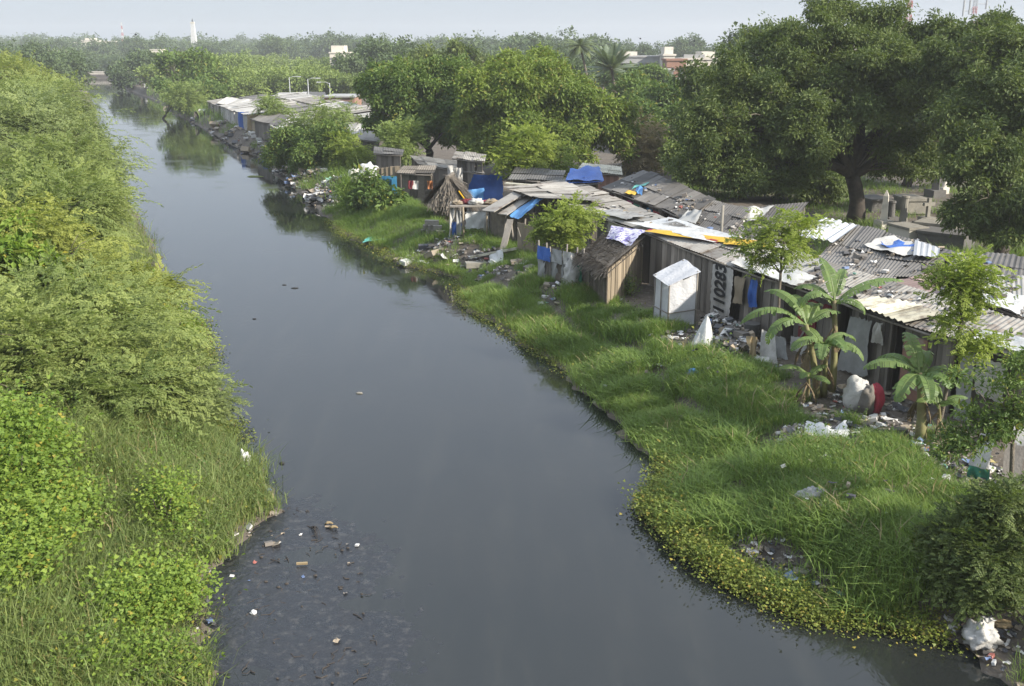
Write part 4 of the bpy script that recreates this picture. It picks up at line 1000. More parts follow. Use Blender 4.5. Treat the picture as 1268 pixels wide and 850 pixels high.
# ------------------------------------------------------------------ thatched lean-to
def thatch_strands(mb, A, B, C, D, g, n, L=.45, w=.03, lift=.05):
    A, B, C, D = [np.asarray(q, float) for q in (A, B, C, D)]
    dn = (A - D + B - C) / 2; dn /= np.linalg.norm(dn); nr = np.cross(B - A, D - A); nr /= np.linalg.norm(nr)
    if nr[2] < 0: nr = -nr
    for _ in range(n):
        u, v = g.uniform(0, 1, 2); p = lerp(lerp(A, B, u), lerp(D, C, u), v)
        d = dn + g.normal(size=3) * .22; d /= np.linalg.norm(d); s = np.cross(d, nr); s /= np.linalg.norm(s)
        l = L * g.uniform(.5, 1.3); h = nr * lift * g.uniform(.2, 1.4)
        V = [p + h - s * w / 2, p + h + s * w / 2, p + d * l + h * 1.2 + s * w / 2 - (0, 0, .04), p + d * l + h * 1.2 - s * w / 2 - (0, 0, .04)]
        mb.add(V, [(0, 1, 2, 3)], g.uniform(0, 1))

def thatch_leanto():
    g = R0(401)
    zf, zb = 2.55, 3.0
    A = atz(716, 318, zf - .2); B = atz(752, 336, zf); C = atz(800, 296, zb); D = atz(757, 288, zb)
    gl, gr = at(738, 366), at(806, 378)
    a, b = np.array(at(728, 352)), at(748, 372)
    base = at(765, 370)
    t = thing('thatched_lean_to', 'brown thatched lean-to with tan mud wall beside the plank hut', 'hut', base)
    mb = MB()
    nrm = np.array([0, 0, .12])
    mb.grid(np.array([[A + nrm, D + nrm], [B + nrm, C + nrm]]), .3); mb.grid(np.array([[A - nrm, D - nrm], [B - nrm, C - nrm]]), .3)
    thatch_strands(mb, A, B, C, D, g, 2600, .4, .028, .12)
    thatch_strands(mb, A, B, lerp(B, C, .1), lerp(A, D, .1), g, 500, .6, .028, .08)
    mb.build('thatch_roof', M['thatch'], t)
    mb = MB(); ins = lambda q: q + (np.mean([A, B, C, D], 0) - q) * np.array([.1, .1, 0])
    a_, b_, c_, d_ = ins(A), ins(B), ins(C), ins(D)
    # facing right: the tan mud and board wall; facing left: the palm leaf wall
    plank_wall(mb, b_, c_, b_[2], c_[2] - .05, g, (.1, .24), ragged=.02); plank_wall(mb, d_, c_, d_[2] - .1, c_[2] - .1, g)
    mb.build('mud_wall', M['planktan'], t)
    mb = MB(); plank_wall(mb, a_, b_, a_[2] - .02, b_[2] - .02, g, (.04, .1)); plank_wall(mb, a_, d_, a_[2], d_[2], g, (.05, .12)); mb.build('palm_leaf_wall', M['mat'], t)
    # patterned cloth lies on the thatch
    cloth('patterned_cloth', 'white cloth with violet pattern lying on the thatched lean-to', 'cloth', [lerp(lerp(A, D, .62), lerp(B, C, .62), .2) + (0, 0, .24), lerp(lerp(A, D, .6), lerp(B, C, .6), .95) + (0, 0, .24), C + (0, 0, .24) + (C - B) * .02, D + (0, 0, .24) + (D - A) * .02], 'violet', amp=.04, seed=41)
M['violet'] = MAT('violet_print', (.55, .54, .6), (.45, .44, .52), scale=2, tint=.1, c3=(.14, .12, .3), s3=5, t3=(.5, .55), bump=.2)
thatch_leanto()
shrub('small leafy climber on the tan wall of the thatched lean-to', [((776, 366), .25, .7)], 'L_mid', PV, 60, 402, scale=(.5, .8))

# rag fence and bundle left of it
def rag_fence():
    g = R0(411); a, b = at(668, 345), at(722, 358)
    t = thing('rag_fence', 'low fence of sticks and grey rags left of the thatched lean-to', 'fence', a)
    for k in range(8):
        p = lerp(a, b, k / 7) + g.normal(size=3) * .03; p[2] = hz1(p[0], p[1]); mb = MB(); mb.tube([p + (0, 0, -.1), p + (g.normal() * .06, 0, g.uniform(1.1, 1.6))], .03, 6); mb.build('stake', M['plank'], t, smooth=True)
    for k, mt in enumerate(('greycloth', 'plankdark', 'greycloth', 'mat', 'greycloth', 'plankdark', 'green')):
        p, q = lerp(a, b, k / 7 - .02), lerp(a, b, (k + 1) / 7 + .02); h0 = .1 if k != 6 else .05; mb = MB(); f = np.array([-.05, -.08, 0]); sheet(mb, p + f + (0, 0, h0), q + f + (0, 0, h0), q + f + (0, 0, g.uniform(.9, 1.25)), p + f + (0, 0, g.uniform(.9, 1.25)), 10, 12, .05, seed=k + 60, rag=.05); mb.build('rag_panel', M[mt], t, smooth=True)
    for k, (x0, x1, mt, lab) in enumerate(((.0, .3, 'blue', 'navy cloth hung over the rag fence'), (.34, .58, 'greycloth', 'lilac grey cloth hung over the rag fence beside the navy one'), (.6, .85, 'whitedirty', 'off-white cloth hung over the near end of the rag fence'))):
        f = np.array([-.1, -.14, 0]); cloth('draped_cloth', lab, 'cloth', [lerp(a, b, x0) + f + (0, 0, .85), lerp(a, b, x1) + f + (0, 0, .8), lerp(a, b, x1) + f + (0, .1, 1.33), lerp(a, b, x0) + f + (0, .1, 1.36)], mt, 'cloths drying on the rag fence', amp=.03, seed=70 + k)
rag_fence()
p = at(708, 356)
lump_thing('rag_bundle', 'tall grey white rag bundle leaning beside the thatched lean-to', 'bundle', p, (.3, .28, .62), 'whitedirty', 31, .35, freq=2.6)

# ------------------------------------------------------------------ awning hut with boards and blue tarpaulin
def awning_hut():
    base = at(640, 300); Y = base[1]
    t = thing('awning_hut', 'mud hut with leaning asbestos boards and a bare earth wall', 'hut', base, 'patched huts crowded along the right bank')
    g = R0(421)
    # walls
    a, b, c, d = at(608, 296), at(660, 304), at(700, 285), at(640, 276)
    mb = MB(); plank_wall(mb, a, b, 2.7, 2.7, g, (.2, .5), skip=.0); plank_wall(mb, b, c, 2.7, 3, g, (.2, .5)); plank_wall(mb, a, d, 2.7, 3, g); mb.build('wall', M['mat'], t)
    # sheets leaning up to the big roof
    for k, (q0, q1, w) in enumerate((((604, 262), (648, 236), .7), ((622, 266), (662, 240), .5))):
        p0 = P(*q0, Y - .6); p1 = P(*q1, Y + 2.2); mb = MB(); mb.beam(p0, p1, w, .05); mb.build('roof_board', M['tin'], t)
    mb = MB(); roof_sheets(mb, atz(625, 232, 3.35), atz(668, 246, 3.35), atz(745, 250, 3.45), atz(700, 226, 3.45), g, .9, 2, per=.2); mb.build('roof', M['tin'], t)
    mb = MB(); mb.beam(P(626, 227, Y + 4), P(703, 233, Y + 3), .35, .05); mb.build('edge_board', M['tincream'], t)
    for (q, zt) in (((622, 300), 2.5), ((636, 303), 2.3), ((648, 302), 2.4)):
        p = at(*q); mb = MB(); mb.tube([p, p + (g.normal() * .1, 0, zt - p[2])], .05, 7); mb.build('post', M['plank'], t, smooth=True)
    mb = MB(); p = at(622, 312); mb.beam(p, P(632, 272, p[1] + .9), .3, .06); mb.build('prop', M['plank'], t)
    cloth('tarpaulin', 'blue tarpaulin slung under the leaning boards beside the yellow sapling', 'tarpaulin', [P(631, 268, Y - .5), P(642, 272, Y - 1), P(668, 250, Y - .4), P(660, 245, Y + 1.2)], 'lightblue', amp=.05, seed=46)
    cloth('tarpaulin', 'narrow blue tarpaulin flap nearer the yellow sapling', 'tarpaulin', [P(641, 271, Y - 1), P(655, 262, Y - 1.2), P(676, 244, Y - .2), P(664, 246, Y - .2)], 'lightblue', amp=.05, seed=47)
awning_hut()
# tan mud wall screen right of it
p0, p1 = at(641, 312), at(668, 318); mb = MB(); plank_wall(mb, p0, p1, 2.55, 2.5, R0(425), (.2, .35), ragged=.05); solo(mb, 'mud_screen', M['planktan'], 'tan mud screen wall before the awning hut', 'screen')
# beam with white rag on the shore
p0, p1 = at(583, 327), at(640, 316); mb = MB(); mb.beam(p0 + (0, 0, .25), p1 + (0, 0, .3), .14, .1); solo(mb, 'wooden_beam', M['tincream'], 'pale wooden beam lying on the shore before the awning hut', 'beam')
cloth('rag', 'white rag hung over the pale wooden beam', 'rag', [at(607, 329), at(623, 327), at(622, 318) + (0, 0, .35), at(606, 321) + (0, 0, .35)], 'white', amp=.04, seed=48)
p = at(590, 331); mb = MB(); mb.box(p + (0, 0, .12), (1., .5, .24), .2); solo(mb, 'concrete_block', M['stone'], 'pale concrete block half sunk in the shore below the beam', 'block')

# stall with clothes
def stall():
    a, b = at(556, 295), at(606, 297); Y = a[1]
    t = thing('junk_stall', 'open stall of poles piled with bundles beside the gabled thatch hut', 'stall', a)
    for q in ((558, 296), (574, 297), (603, 298), (606, 285), (565, 285)):
        p = at(*q); mb = MB(); mb.tube([p + (0, 0, -.1), p + (0, 0, 1.58)], .045, 7); mb.build('pole', M['planktan'], t, smooth=True)
    z = a[2] + 1.6
    mb = MB(); c = (a + b) / 2 + (0.2, 1., 0); mb.box((c[0], c[1], z), (2.3, 1.6, .06), .05); mb.build('platform', M['plank'], t)
    gq = R0(431)
    for k, (dx, mt, r) in enumerate(((-.8, 'planktan', .22), (-.3, 'maroon', .25), (.15, 'whitedirty', .3), (.55, 'red', .2), (.9, 'planktan', .28))):
        lump_thing('cloth_bundle', ('tan', 'maroon', 'off-white', 'small red', 'large tan')[k] + ' cloth bundle on top of the pole stall', 'bundle', (c[0] + dx, c[1] - .3 + .2 * (k % 2), z + .03), (r * 1.2, r, r * .5), mt, 50 + k, .5, freq=2.6, group='bundles on the pole stall')
    f = lambda px, py, dy=-.12: P(px, py, Y + dy)
    GC = 'cloths hung on the pole stall'
    for k, (q, mt, lab) in enumerate(((((576, 284), (602, 283), (603, 262), (577, 262)), 'white', 'wide white cloth hung across the front of the pole stall'),
                                     (((556, 293), (563, 294), (563, 258), (558, 258)), 'whitedirty', 'pale narrow cloth at the left corner of the pole stall'),
                                     (((565, 290), (572, 292), (572, 262), (565, 260)), 'greycloth', 'grey cloth beside the blue one on the pole stall'),
                                     (((553, 297), (570, 298), (572, 277), (561, 275)), 'blue', 'bright blue cloth hanging low on the pole stall'),
                                     (((573, 297), (600, 295), (600, 286), (574, 287)), 'maroon', 'maroon striped mattress roll under the white cloth'),
                                     (((599, 292), (606, 293), (606, 266), (600, 266)), 'whitedirty', 'pale cloth at the right corner of the pole stall'))):
        cloth('hanging_cloth', lab, 'cloth', [f(*q[0], -.1 - .05 * (k % 3)), f(*q[1], -.1 - .05 * (k % 3)), f(*q[2], -.1 - .05 * (k % 3)), f(*q[3], -.1 - .05 * (k % 3))], mt, GC, amp=.06, seed=80 + k, rag=.05)
stall()
# block wall
def block_wall():
    g = R0(441); a, b = at(524, 290), at(549, 292); mb = MB()
    for r in range(3):
        for k in range(4 - r):
            p = lerp(a, b, (k + .5 + r * .4) / 4); mb.box((p[0], p[1], p[2] + .12 + r * .25), (.44, .26, .235), g.normal() * .06, g.uniform())
    solo(mb, 'block_wall', M['stone'], 'short stepped wall of pale concrete blocks below the gabled thatch hut', 'wall')
block_wall()

# gabled thatch hut
def gable_hut():
    g = R0(451); base = at(556, 272); Y = base[1]
    t = thing('gabled_thatch_hut', 'small gabled hut thatched in grey palm leaf by the shore', 'hut', base)
    zg = base[2]; ridge0 = P(554, 221, Y - .2); ridge1 = ridge0 + np.array([.15, 2.3, 0.05]); ridge1[2] = ridge0[2] - .1
    el0 = P(528, 250, Y - .3); er0 = P(580, 256, Y - .3); 
    el0[2] = max(el0[2], zg + .9)
    v = ridge1 - ridge0; el1 = el0 + v * .95; er1 = er0 + v * .95
    mb = MB()
    for (A, B, C, D) in ((el0, el1, ridge1, ridge0), (er0, er1, ridge1, ridge0)):
        mb.grid(np.array([[A, D], [B, C]]), .4); thatch_strands(mb, A, B, C, D, g, 1300, .6, .05, .12)
    mb.tube([ridge0 + (0, -.1, .03), ridge1 + (0, 0, .03)], .13, 8)
    mb.build('thatch_roof', M['thatch'], t)
    mb = MB(); f0 = np.array([0, -.06, 0]); mb.add([el0 + f0 + (.15, 0, 0), er0 + f0 - (.1, 0, 0), ridge0 + f0], [(0, 1, 2)], .4)
    thatch_strands(mb, lerp(el0, er0, .1) + f0, lerp(el0, er0, .9) + f0, ridge0 + f0 + (.06, 0, 0), ridge0 + f0 - (.06, 0, 0), g, 700, .5, .05, .06)
    mb.build('thatch_gable', M['thatch'], t)
    mb = MB()
    # front gable of matting
    wl, wr = lerp(el0, ridge0, .32), lerp(er0, ridge0, .32)
    n = 16
    for k in range(n):
        f = (k + .5) / n; x = lerp(wl, wr, f); top = ridge0[2] - abs(f - .47) / .53 * (ridge0[2] - wl[2]) - .05
        z0 = hz1(x[0], x[1] + .15) - .1; mb.box((x[0], x[1] + .2 + g.uniform(-.02, .02), (z0 + top) / 2), (np.linalg.norm(wr - wl) / n * 1.05, .05, top - z0), 0, g.uniform())
    for s0 in (wl, wr): plank_wall(mb, s0 + (0, .2, 0), s0 + v * .9, s0[2] - .05, s0[2] - .05, g, (.1, .2))
    mb.build('matting_wall', M['mat'], t)
    mb = MB(); q = er0 + (0, -.05, .03); mb.beam(lerp(er0, ridge0, .02) + (.05, -.12, .08), lerp(er0, ridge0, .5) + (.05, -.12, .1), .14, .04); 
    solo(mb, 'yellow_strip', M['yellow'], 'yellow strip on the right roof edge of the gabled thatch hut', 'strip')
gable_hut()

# blue tarp wall
cloth('tarpaulin', 'big blue tarpaulin wall behind the gabled thatch hut', 'tarpaulin', [at(572, 254) + (0, 1.2, 0), at(622, 255) + (0, 1.2, 0), P(622, 216, at(600, 255)[1] + 1.5), P(586, 217, at(600, 255)[1] + 1.5)], 'blue', amp=.08, seed=49, nu=24, nv=18)
cloth('tarpaulin', 'lighter blue tarpaulin flap drooping left of the blue wall', 'tarpaulin', [P(570, 252, 55.2), P(598, 250, 55.2), P(600, 233, 55.5), P(572, 237, 55.5)], 'lightblue', amp=.1, seed=50)

def plainhut(label, fl, fr, bl, br, zf, zb, wall, roof, seed, group='grey huts beyond the blue tarpaulin', **k):
    return shack(label, fl, fr, bl, br, zf, zb, wall, roof, group=group, seed=seed, **k)
plainhut('grey plank hut with sagging sheet roof and cloths at its front', (518, 203), (600, 216), (508, 193), (592, 203), 2.65, 2.85, 'plankdark', 'tin', 461, sheet=1.2)
plainhut('small dark shed with flat roof left of the sagging sheet roof', (463, 190), (498, 192), (464, 182), (500, 186), 3.4, 3.5, 'plankdark', 'tindark', 462)
plainhut('brown palm mat hut with clothes drying on its wall', (492, 214), (536, 216), (500, 206), (540, 207), 2.7, 2.85, 'mat', 'thatch', 463, plank=(.3, .6))
def panel(name, label, cat, px4, mat, dy=0., group=None, seed=0):
    b0, b1 = at(*px4[0]), at(*px4[1]); Y0, Y1 = b0[1] + dy, b1[1] + dy
    mb = MB(); g = R0(seed); L = np.linalg.norm(b1 - b0); n = max(2, int(L / .3)); tl, tr = P(*px4[3], Y0), P(*px4[2], Y1)
    for k in range(n):
        f = (k + .5) / n; b = lerp(b0, b1, f); tp = lerp(tl, tr, f)[2] - g.uniform(0, .08); mb.box((b[0], b[1] + dy, (b[2] + tp) / 2), (L / n * .97, .05, tp - b[2]), 0, g.uniform())
    return solo(mb, name, M[mat], label, cat, group)
panel('blue_board_screen', 'screen of blue painted boards left of the palm mat hut', 'screen', [(467, 246), (491, 248), (491, 218), (467, 218)], 'skyblue', seed=1)
panel('tan_board_screen', 'tan bamboo screen rising behind the blue painted boards', 'screen', [(466, 244), (494, 244), (494, 205), (466, 208)], 'planktan', .8, seed=2)
for k, (a, mt, lab) in enumerate(((508, 'maroon', 'maroon shirt drying on the palm mat hut'), (514, 'whitedirty', 'white shirt drying beside the maroon one'), (532, 'orange', 'orange cloth drying at the right end of the palm mat hut'))):
    Yc = 56.0
    cloth('drying_cloth', lab, 'cloth', [P(a - 3, 234, Yc), P(a + 4, 235, Yc), P(a + 4, 224, Yc), P(a - 3, 224, Yc)], mt, 'clothes drying on the palm mat hut', nu=8, nv=8, amp=.05, seed=90 + k)
for k, (x0, x1, y0, y1, lab) in enumerate(((553, 565, 222, 205, 'white cloth hung under the sagging roof'), (563, 573, 228, 208, 'grey white cloth hung slanting under the sagging roof'))):
    cloth('drying_cloth', lab, 'cloth', [P(x0 + 2, y0, 62), P(x1, y0, 62), P(x1, y1, 62), P(x0, y1, 62)], 'whitedirty', 'cloths under the sagging roof', nu=8, nv=8, amp=.07, seed=95 + k)
lump_thing('sack_pile', 'big white sacking bundle left of the blue painted boards', 'bundle', at(458, 236), (.75, .6, .95), 'white', 61, .35, freq=2.2)
lump_thing('sack_pile', 'smaller grey white sacking bundle at the end of the rubbish heap', 'bundle', at(440, 233), (.5, .4, .7), 'whitedirty', 62, .35, freq=2.2)
litter_field('grey rubbish mounded up beside the round dark green bush', [(405, 236, 2.2), (375, 224, 2.0), (432, 242, 1.7), (395, 248, 1.3), (350, 215, 1.8)], 110, 66, (.1, .4), mound=.55)
mb = MB(); p = at(462, 300); sheet(mb, p + (-.6, -.3, .05), p + (.7, -.3, .05), p + (.9, .5, .22), p + (-.3, .6, .25), 14, 10, .07, seed=70, rag=.05); solo(mb, 'plastic_sheet', M['teal'], 'teal plastic sheet lying at the tip of the grassy shore', 'sheet', smooth=True)
# shrubs round there
shrub('leafy dark shrub left of the blue painted boards on the shore', [((462, 255), .9, 1.6), ((480, 258), .7, 1.0), ((445, 262), .6, 1.0)], 'L_mid', PBbig, 300, 471)
shrub('tuft of tall reeds left of the leafy dark shrub', [((435, 262), .8, 1.5)], 'L_grassr', PTl, 120, 472, name='reed_clump', cat='reeds', scale=(1.2, 1.8))

# blue roofed hut and pale roofs behind the awning hut
shack('hut roofed with a bulging bright blue tarpaulin before the light green tree', (700, 228), (745, 226), (705, 215), (742, 213), wall='planktan', roof='blue', group='grey huts beyond the blue tarpaulin', seed=481, zf=3.4, zb=3.6)
pr = [atz(700, 224, 3.55), atz(748, 222, 3.55), atz(742, 208, 3.85), atz(706, 210, 3.85)]
cloth('tarpaulin', 'bulging bright blue tarpaulin tied over a hut roof', 'tarpaulin', pr, 'blue', amp=.09, seed=482, nu=24, nv=16)
shack('long pale roofed hut just behind the blue tarpaulin roof', (715, 212), (770, 216), (722, 203), (768, 207), wall='brick', roof='tincream', group='grey huts beyond the blue tarpaulin', seed=483, zf=3.3, zb=3.5)
shack('small hut glimpsed under the light green tree', (560, 196), (600, 200), (565, 188), (602, 192), wall='plankdark', roof='tin', group='grey huts beyond the blue tarpaulin', seed=484, zf=3.4, zb=3.6)
shack('grey roofed hut in shade below the light green tree', (630, 222), (695, 224), (640, 208), (700, 212), wall='plankdark', roof='tindark', group='grey huts beyond the blue tarpaulin', seed=485, zf=3.3, zb=3.5)

# thin pole among the roofs
p = atz(893, 292, 3.2); g0 = gp(p[0], p[1]); mb = MB(); mb.tube([g0, (p[0], p[1], 4.35)], .055, 8); solo(mb, 'utility_pole', M['stone'], 'thin grey pole standing among the scrap roofs', 'pole', smooth=True)
mb = MB(); mb.tube([at(652, 318), P(641, 282, at(652, 318)[1])], .025, 6); mb.tube([at(652, 318) + (0, 0, .5), P(666, 296, at(652, 318)[1])], .015, 5); solo(mb, 'forked_stick', M['plank'], 'forked stick standing beside the yellow sapling', 'stick')

tag(ROOFL.build('litter', M['litter']), 'scraps and stones scattered over the hut roofs', 'litter', kind='stuff')

# ------------------------------------------------------------------ banana plants
def banana_leaf(mb, base, az, el, L, W, curl, g, torn=.55, n=26):
    """an arching leaf: midrib and two rows of strips with tears between them"""
    d = np.array([math.cos(az), math.sin(az), 0]); s = np.array([-d[1], d[0], 0]); p = np.array(base, float); e = el; pts = [p.copy()]; es = [e]
    for i in range(n):
        e = el - curl * 1.2 * (i / n) ** 1.3; p = p + (d * math.cos(e) + np.array([0, 0, math.sin(e)])) * L / n; pts.append(p.copy()); es.append(e)
    pts = np.array(pts); mb.tube(pts, np.linspace(.028, .006, n + 1), 5, .95)
    t0 = g.uniform(.2, .8); st = 3
    for sg in (-1, 1):
        droop = g.uniform(.1, .5)
        for i in range(st, n):
            def wid(t): return W * .5 * (max(0, math.sin(math.pi * min(1, (t - st / n) / (1 - st / n) * .93 + .07))) ** .55)
            gap = .0 if g.uniform() > torn else g.uniform(.1, .45)
            if g.uniform() < torn: droop = g.uniform(.05, .8)
            a, b = pts[i], lerp(pts[i], pts[i + 1], 1 - gap * .5); up = np.array([-d[0] * math.sin(es[i]), -d[1] * math.sin(es[i]), math.cos(es[i])])
            fw = (pts[i + 1] - pts[i]) * .8
            wa, wb = wid(i / n), wid((i + 1 - gap) / n)
            q1 = lambda o, w, f: o + s * sg * w * .55 * math.cos(.25 - .1) + up * w * .16 + fw * f
            q2 = lambda o, w, f: o + s * sg * w * math.cos(droop) - np.array([0, 0, 1]) * w * math.sin(droop) * .8 + up * w * .08 + fw * f * 2
            V = [a, b, q1(a, wa, .3), q1(b, wb, .3), q2(a, wa, .3), q2(lerp(a, b, 1 - gap * .5), wb, .3)]
            mb.add(V, [(0, 1, 3, 2), (2, 3, 5, 4)], np.clip(t0 + g.normal() * .08, 0, 1))

def banana(label, stems, seed, group='banana plants before the huts'):
    """stems: (base, top, radius, [(azimuth deg, elevation deg, length, width, curl)])"""
    g = R0(seed); t = thing('banana_plant', label, 'banana plant', stems[0][0], group)
    for (b, tp, r, leaves) in stems:
        mb = MB(); n = 7; k = np.linspace(0, 1, n)[:, None]; pts = np.asarray(b) + (np.asarray(tp) - np.asarray(b)) * k + np.array([.05, .02, 0]) * np.sin(k * 3.1)
        mb.tube(pts, r * np.array([1.3, 1.15, 1., .95, .85, .75, .6]), 10); mb.build('stem', M['bananastem'], t, smooth=True)
        for (az, el, L, W, cu) in leaves:
            mb = MB(); banana_leaf(mb, np.asarray(tp) - np.array([0, 0, g.uniform(.0, .2)]), math.radians(az), math.radians(el), L, W, cu, g); mb.build('leaf', M['L_banana'], t)
        mb = MB()
        for _ in range(3):
            a = g.uniform(0, 6.28); banana_leaf(mb, lerp(b, tp, g.uniform(.55, .8)), a, -.9, .8, .25, .6, g, .5, 10)
        mb.build('dead_leaf', M['deadleaf'], t)
    return t
b1 = at(1012, 492); Yb = b1[1]
banana('tallest banana plant, torn leaves spreading above the roof edge', [
    (b1, P(998, 402, Yb + .1), .09, [(170, 42, 1.9, .5, 1.5), (200, 35, 1.5, .5, 1.9), (100, 60, 1.3, .5, 1.2), (60, 55, 1.4, .5, 1.4), (20, 50, 1.2, .45, 1.2), (135, 65, 1.6, .45, 1.3)]),
    (at(1030, 486), P(1033, 372, Yb + .5), .09, [(8, 38, 2.0, .5, .75), (60, 70, 1.2, .42, 1.1), (150, 62, 1.3, .45, 1.5), (110, 78, 1.3, .45, .8), (190, 50, 1.2, .45, 2.0), (330, 40, 1.0, .4, 1.8)])], 501)
b2 = at(1005, 488)
banana('bushy young banana plant at the foot of the tallest one', [
    (at(1020, 492), P(1020, 425, Yb - .3), .07, [(200, 35, 1.1, .42, 1.4), (330, 30, 1.2, .42, 1.5), (250, 45, 1.1, .42, 1.6), (20, 40, 1.1, .42, 1.4), (120, 60, 1.0, .4, 1.2), (290, 60, 1.1, .42, 1.8)]),
    (at(998, 497), P(1000, 462, Yb - .5), .05, [(180, 40, .8, .3, 1.), (240, 45, .7, .3, 1.2), (300, 35, .8, .3, 1.), (20, 55, .7, .3, 1.)])], 502)
b3 = at(1140, 545)
banana('squat banana plant with broad whole leaves before the cream ribbed roof', [
    (b3, P(1138, 462, b3[1] + .1), .11, [(175, 35, 1.35, .5, 1.1), (130, 55, 1.25, .5, 1.5), (95, 70, 1.2, .5, 1.0), (20, 35, 1.3, .48, 1.3), (345, 25, 1.0, .45, 1.2), (225, 15, 1.2, .5, 1.3), (265, 25, 1.15, .5, 1.5), (300, 45, 1.0, .45, 1.6), (60, 60, 1.1, .48, 1.3)]),
    (at(1160, 545), P(1162, 500, b3[1] - .1), .05, [(10, 45, .8, .3, 1.), (80, 60, .8, .3, 1.), (300, 40, .7, .3, 1.2), (200, 45, .7, .3, 1.)])], 503)

# ------------------------------------------------------------------ saplings on the right bank
def sapling(label, base, lobes, leaf, protos, n, seed, r=.045, **k):
    return tree(label, base, lobes, leaf, protos, n, 'sapling', 'sapling', seed=seed, rtrunk=r, fork=.7, bark='barkpale', scale=k.pop('scale', (.7, 1.1)), twigs=10, **k)
p = at(705, 335); Y = p[1]
sapling('bright yellow green feathery sapling left of the thatched lean-to', p, [LP(695, 268, Y, .75, .55), LP(720, 272, Y, .6, .5), LP(672, 285, Y + .3, .45, .4), LP(708, 295, Y - .2, .5, .4)], 'L_sap', PFsap, 620, 511)
p = at(960, 440); Y = p[1]
sapling('slender sapling with round feathery head above the front roofs', p, [LP(960, 290, Y, .7, .4), LP(928, 300, Y, .4, .3), LP(992, 285, Y, .45, .35), LP(975, 315, Y, .5, .25), LP(940, 325, Y, .3, .2), LP(1012, 275, Y, .3, .15), LP(965, 268, Y, .35, .2)], 'L_sap', PFsap, 430, 512, scale=(.55, .9))
p = at(1158, 545); Y = p[1]
sapling('thin bending sapling with sparse crown before the rusty pink roof', p, [LP(1195, 335, Y, .5, .32), LP(1180, 350, Y, .35, .3), LP(1205, 360, Y, .4, .3), LP(1195, 400, Y, .4, .3), LP(1215, 425, Y, .4, .2)], 'L_sap', PFsap, 300, 513, fork_at=P(1190, 400, Y))
p = at(1252, 640); Y = p[1]
sapling('thin leafy sapling at the right edge before the pale sheet walls', p, [LP(1245, 480, Y, .5, .4), LP(1225, 520, Y, .45, .35), LP(1200, 545, Y, .45, .3), LP(1262, 520, Y, .4, .5), LP(1190, 470, Y + 1, .4, .16), LP(1170, 560, Y, .3, .25), LP(1265, 450, Y, .3, .3)], 'L_mid', PB, 260, 514, scale=(.5, .8))
p = at(660, 300); Y = 56.
sapling('loose light green sapling in front of the light green tree', gp(1.2, 58), [LP(660, 195, 58, 1.2, 1.2), LP(690, 205, 58, 1.0, .9), LP(635, 190, 58, 1., .9), LP(668, 222, 57, 1.0, .8), LP(650, 170, 58, .8, .7)], 'L_sap', PFsap, 900, 515, scale=(1, 1.5))
# dark bush bottom right
b = at(1235, 730); Y = b[1]
tree('dense dark green bush at the right edge above the muddy corner', b, [LP(1225, 690, Y, .75, .7), LP(1205, 650, Y + .3, .5, .5), LP(1255, 650, Y + .3, .7, .7), LP(1200, 720, Y - .1, .4, .4), LP(1265, 710, Y, .6, .6), LP(1240, 615, Y + .5, .5, .35)],
     'L_dark', PFsap, 2600, 'leafy_bush', 'bush', seed=521, rtrunk=.06, scale=(.5, .8))

# ------------------------------------------------------------------ big trees on the right
tree('great dark tree with forked black trunk behind the huts', gp(18.2, 52.2), [LP(1060, 85, 53, 4.2, 2.2), LP(945, 110, 51, 3.2, 2.3), LP(880, 165, 49.5, 1.9, 1.8), LP(985, 150, 50, 2.8, 2.0), LP(1120, 110, 51, 3.2, 2.4), LP(1035, 14, 54, 1.8, 1.1), LP(1095, 28, 54, 1.5, 1.1), LP(900, 212, 49, 1.7, 1.0), LP(1125, 180, 51, 1.7, 1.0), LP(985, 205, 49.5, 1.7, .9), LP(1155, 48, 54, 1.7, 1.2), LP(1000, 55, 52, 1.9, 1.4), LP(1050, 140, 50.5, 2.3, 1.2), LP(960, 60, 54, 2., 1.4), LP(868, 208, 49.5, 1.5, 1.2), LP(925, 222, 48.5, 1.6, .9), LP(975, 226, 49, 1.3, .6), LP(1000, 180, 48.5, 1.8, 1.1), LP(1105, 208, 53, 1.5, .7), LP(1145, 212, 55, 1.5, .7)],
     'L_dark', PB, 10500, seed=531, rtrunk=.42, fork_at=P(1055, 218, 52), sub=26, subr=.21, scale=(.9, 1.4), twigs=70)
tree('dark drooping tree at the right edge shading the graves', gp(20.5, 41), [LP(1245, 125, 43, 2.6, 2.1), LP(1215, 195, 41, 1.6, 1.5), LP(1190, 95, 48, 2.2, 1.9), LP(1255, 255, 40, 1.6, 1.3), LP(1205, 262, 40.5, .9, .9), LP(1268, 70, 47, 2.6, 1.7), LP(1275, 180, 42, 1.8, 2), LP(1225, 50, 52, 2.2, 1.2), LP(1235, 290, 40, 1.2, .5)],
     'L_dark', PB, 6500, seed=532, rtrunk=.3, sub=22, subr=.25, scale=(.9, 1.4), twigs=24)
tree('big rounded light green tree in the middle of the huts', gp(1.5, 73.4), [LP(650, 112, 73, 4.2, 2.6), LP(598, 132, 72.5, 2.6, 2.4), LP(700, 134, 74, 3.1, 2.1), LP(748, 152, 73, 2.3, 2.2), LP(640, 165, 71, 3.2, 2.), LP(700, 175, 71, 3., 1.8), LP(605, 180, 71, 2, 1.4), LP(768, 175, 73, 1.3, 1.2), LP(660, 85, 75, 3, 1.3)],
     'L_light', PBbig, 8200, seed=533, rtrunk=.35, sub=20, subr=.26, scale=(.7, 1.2), twigs=24)
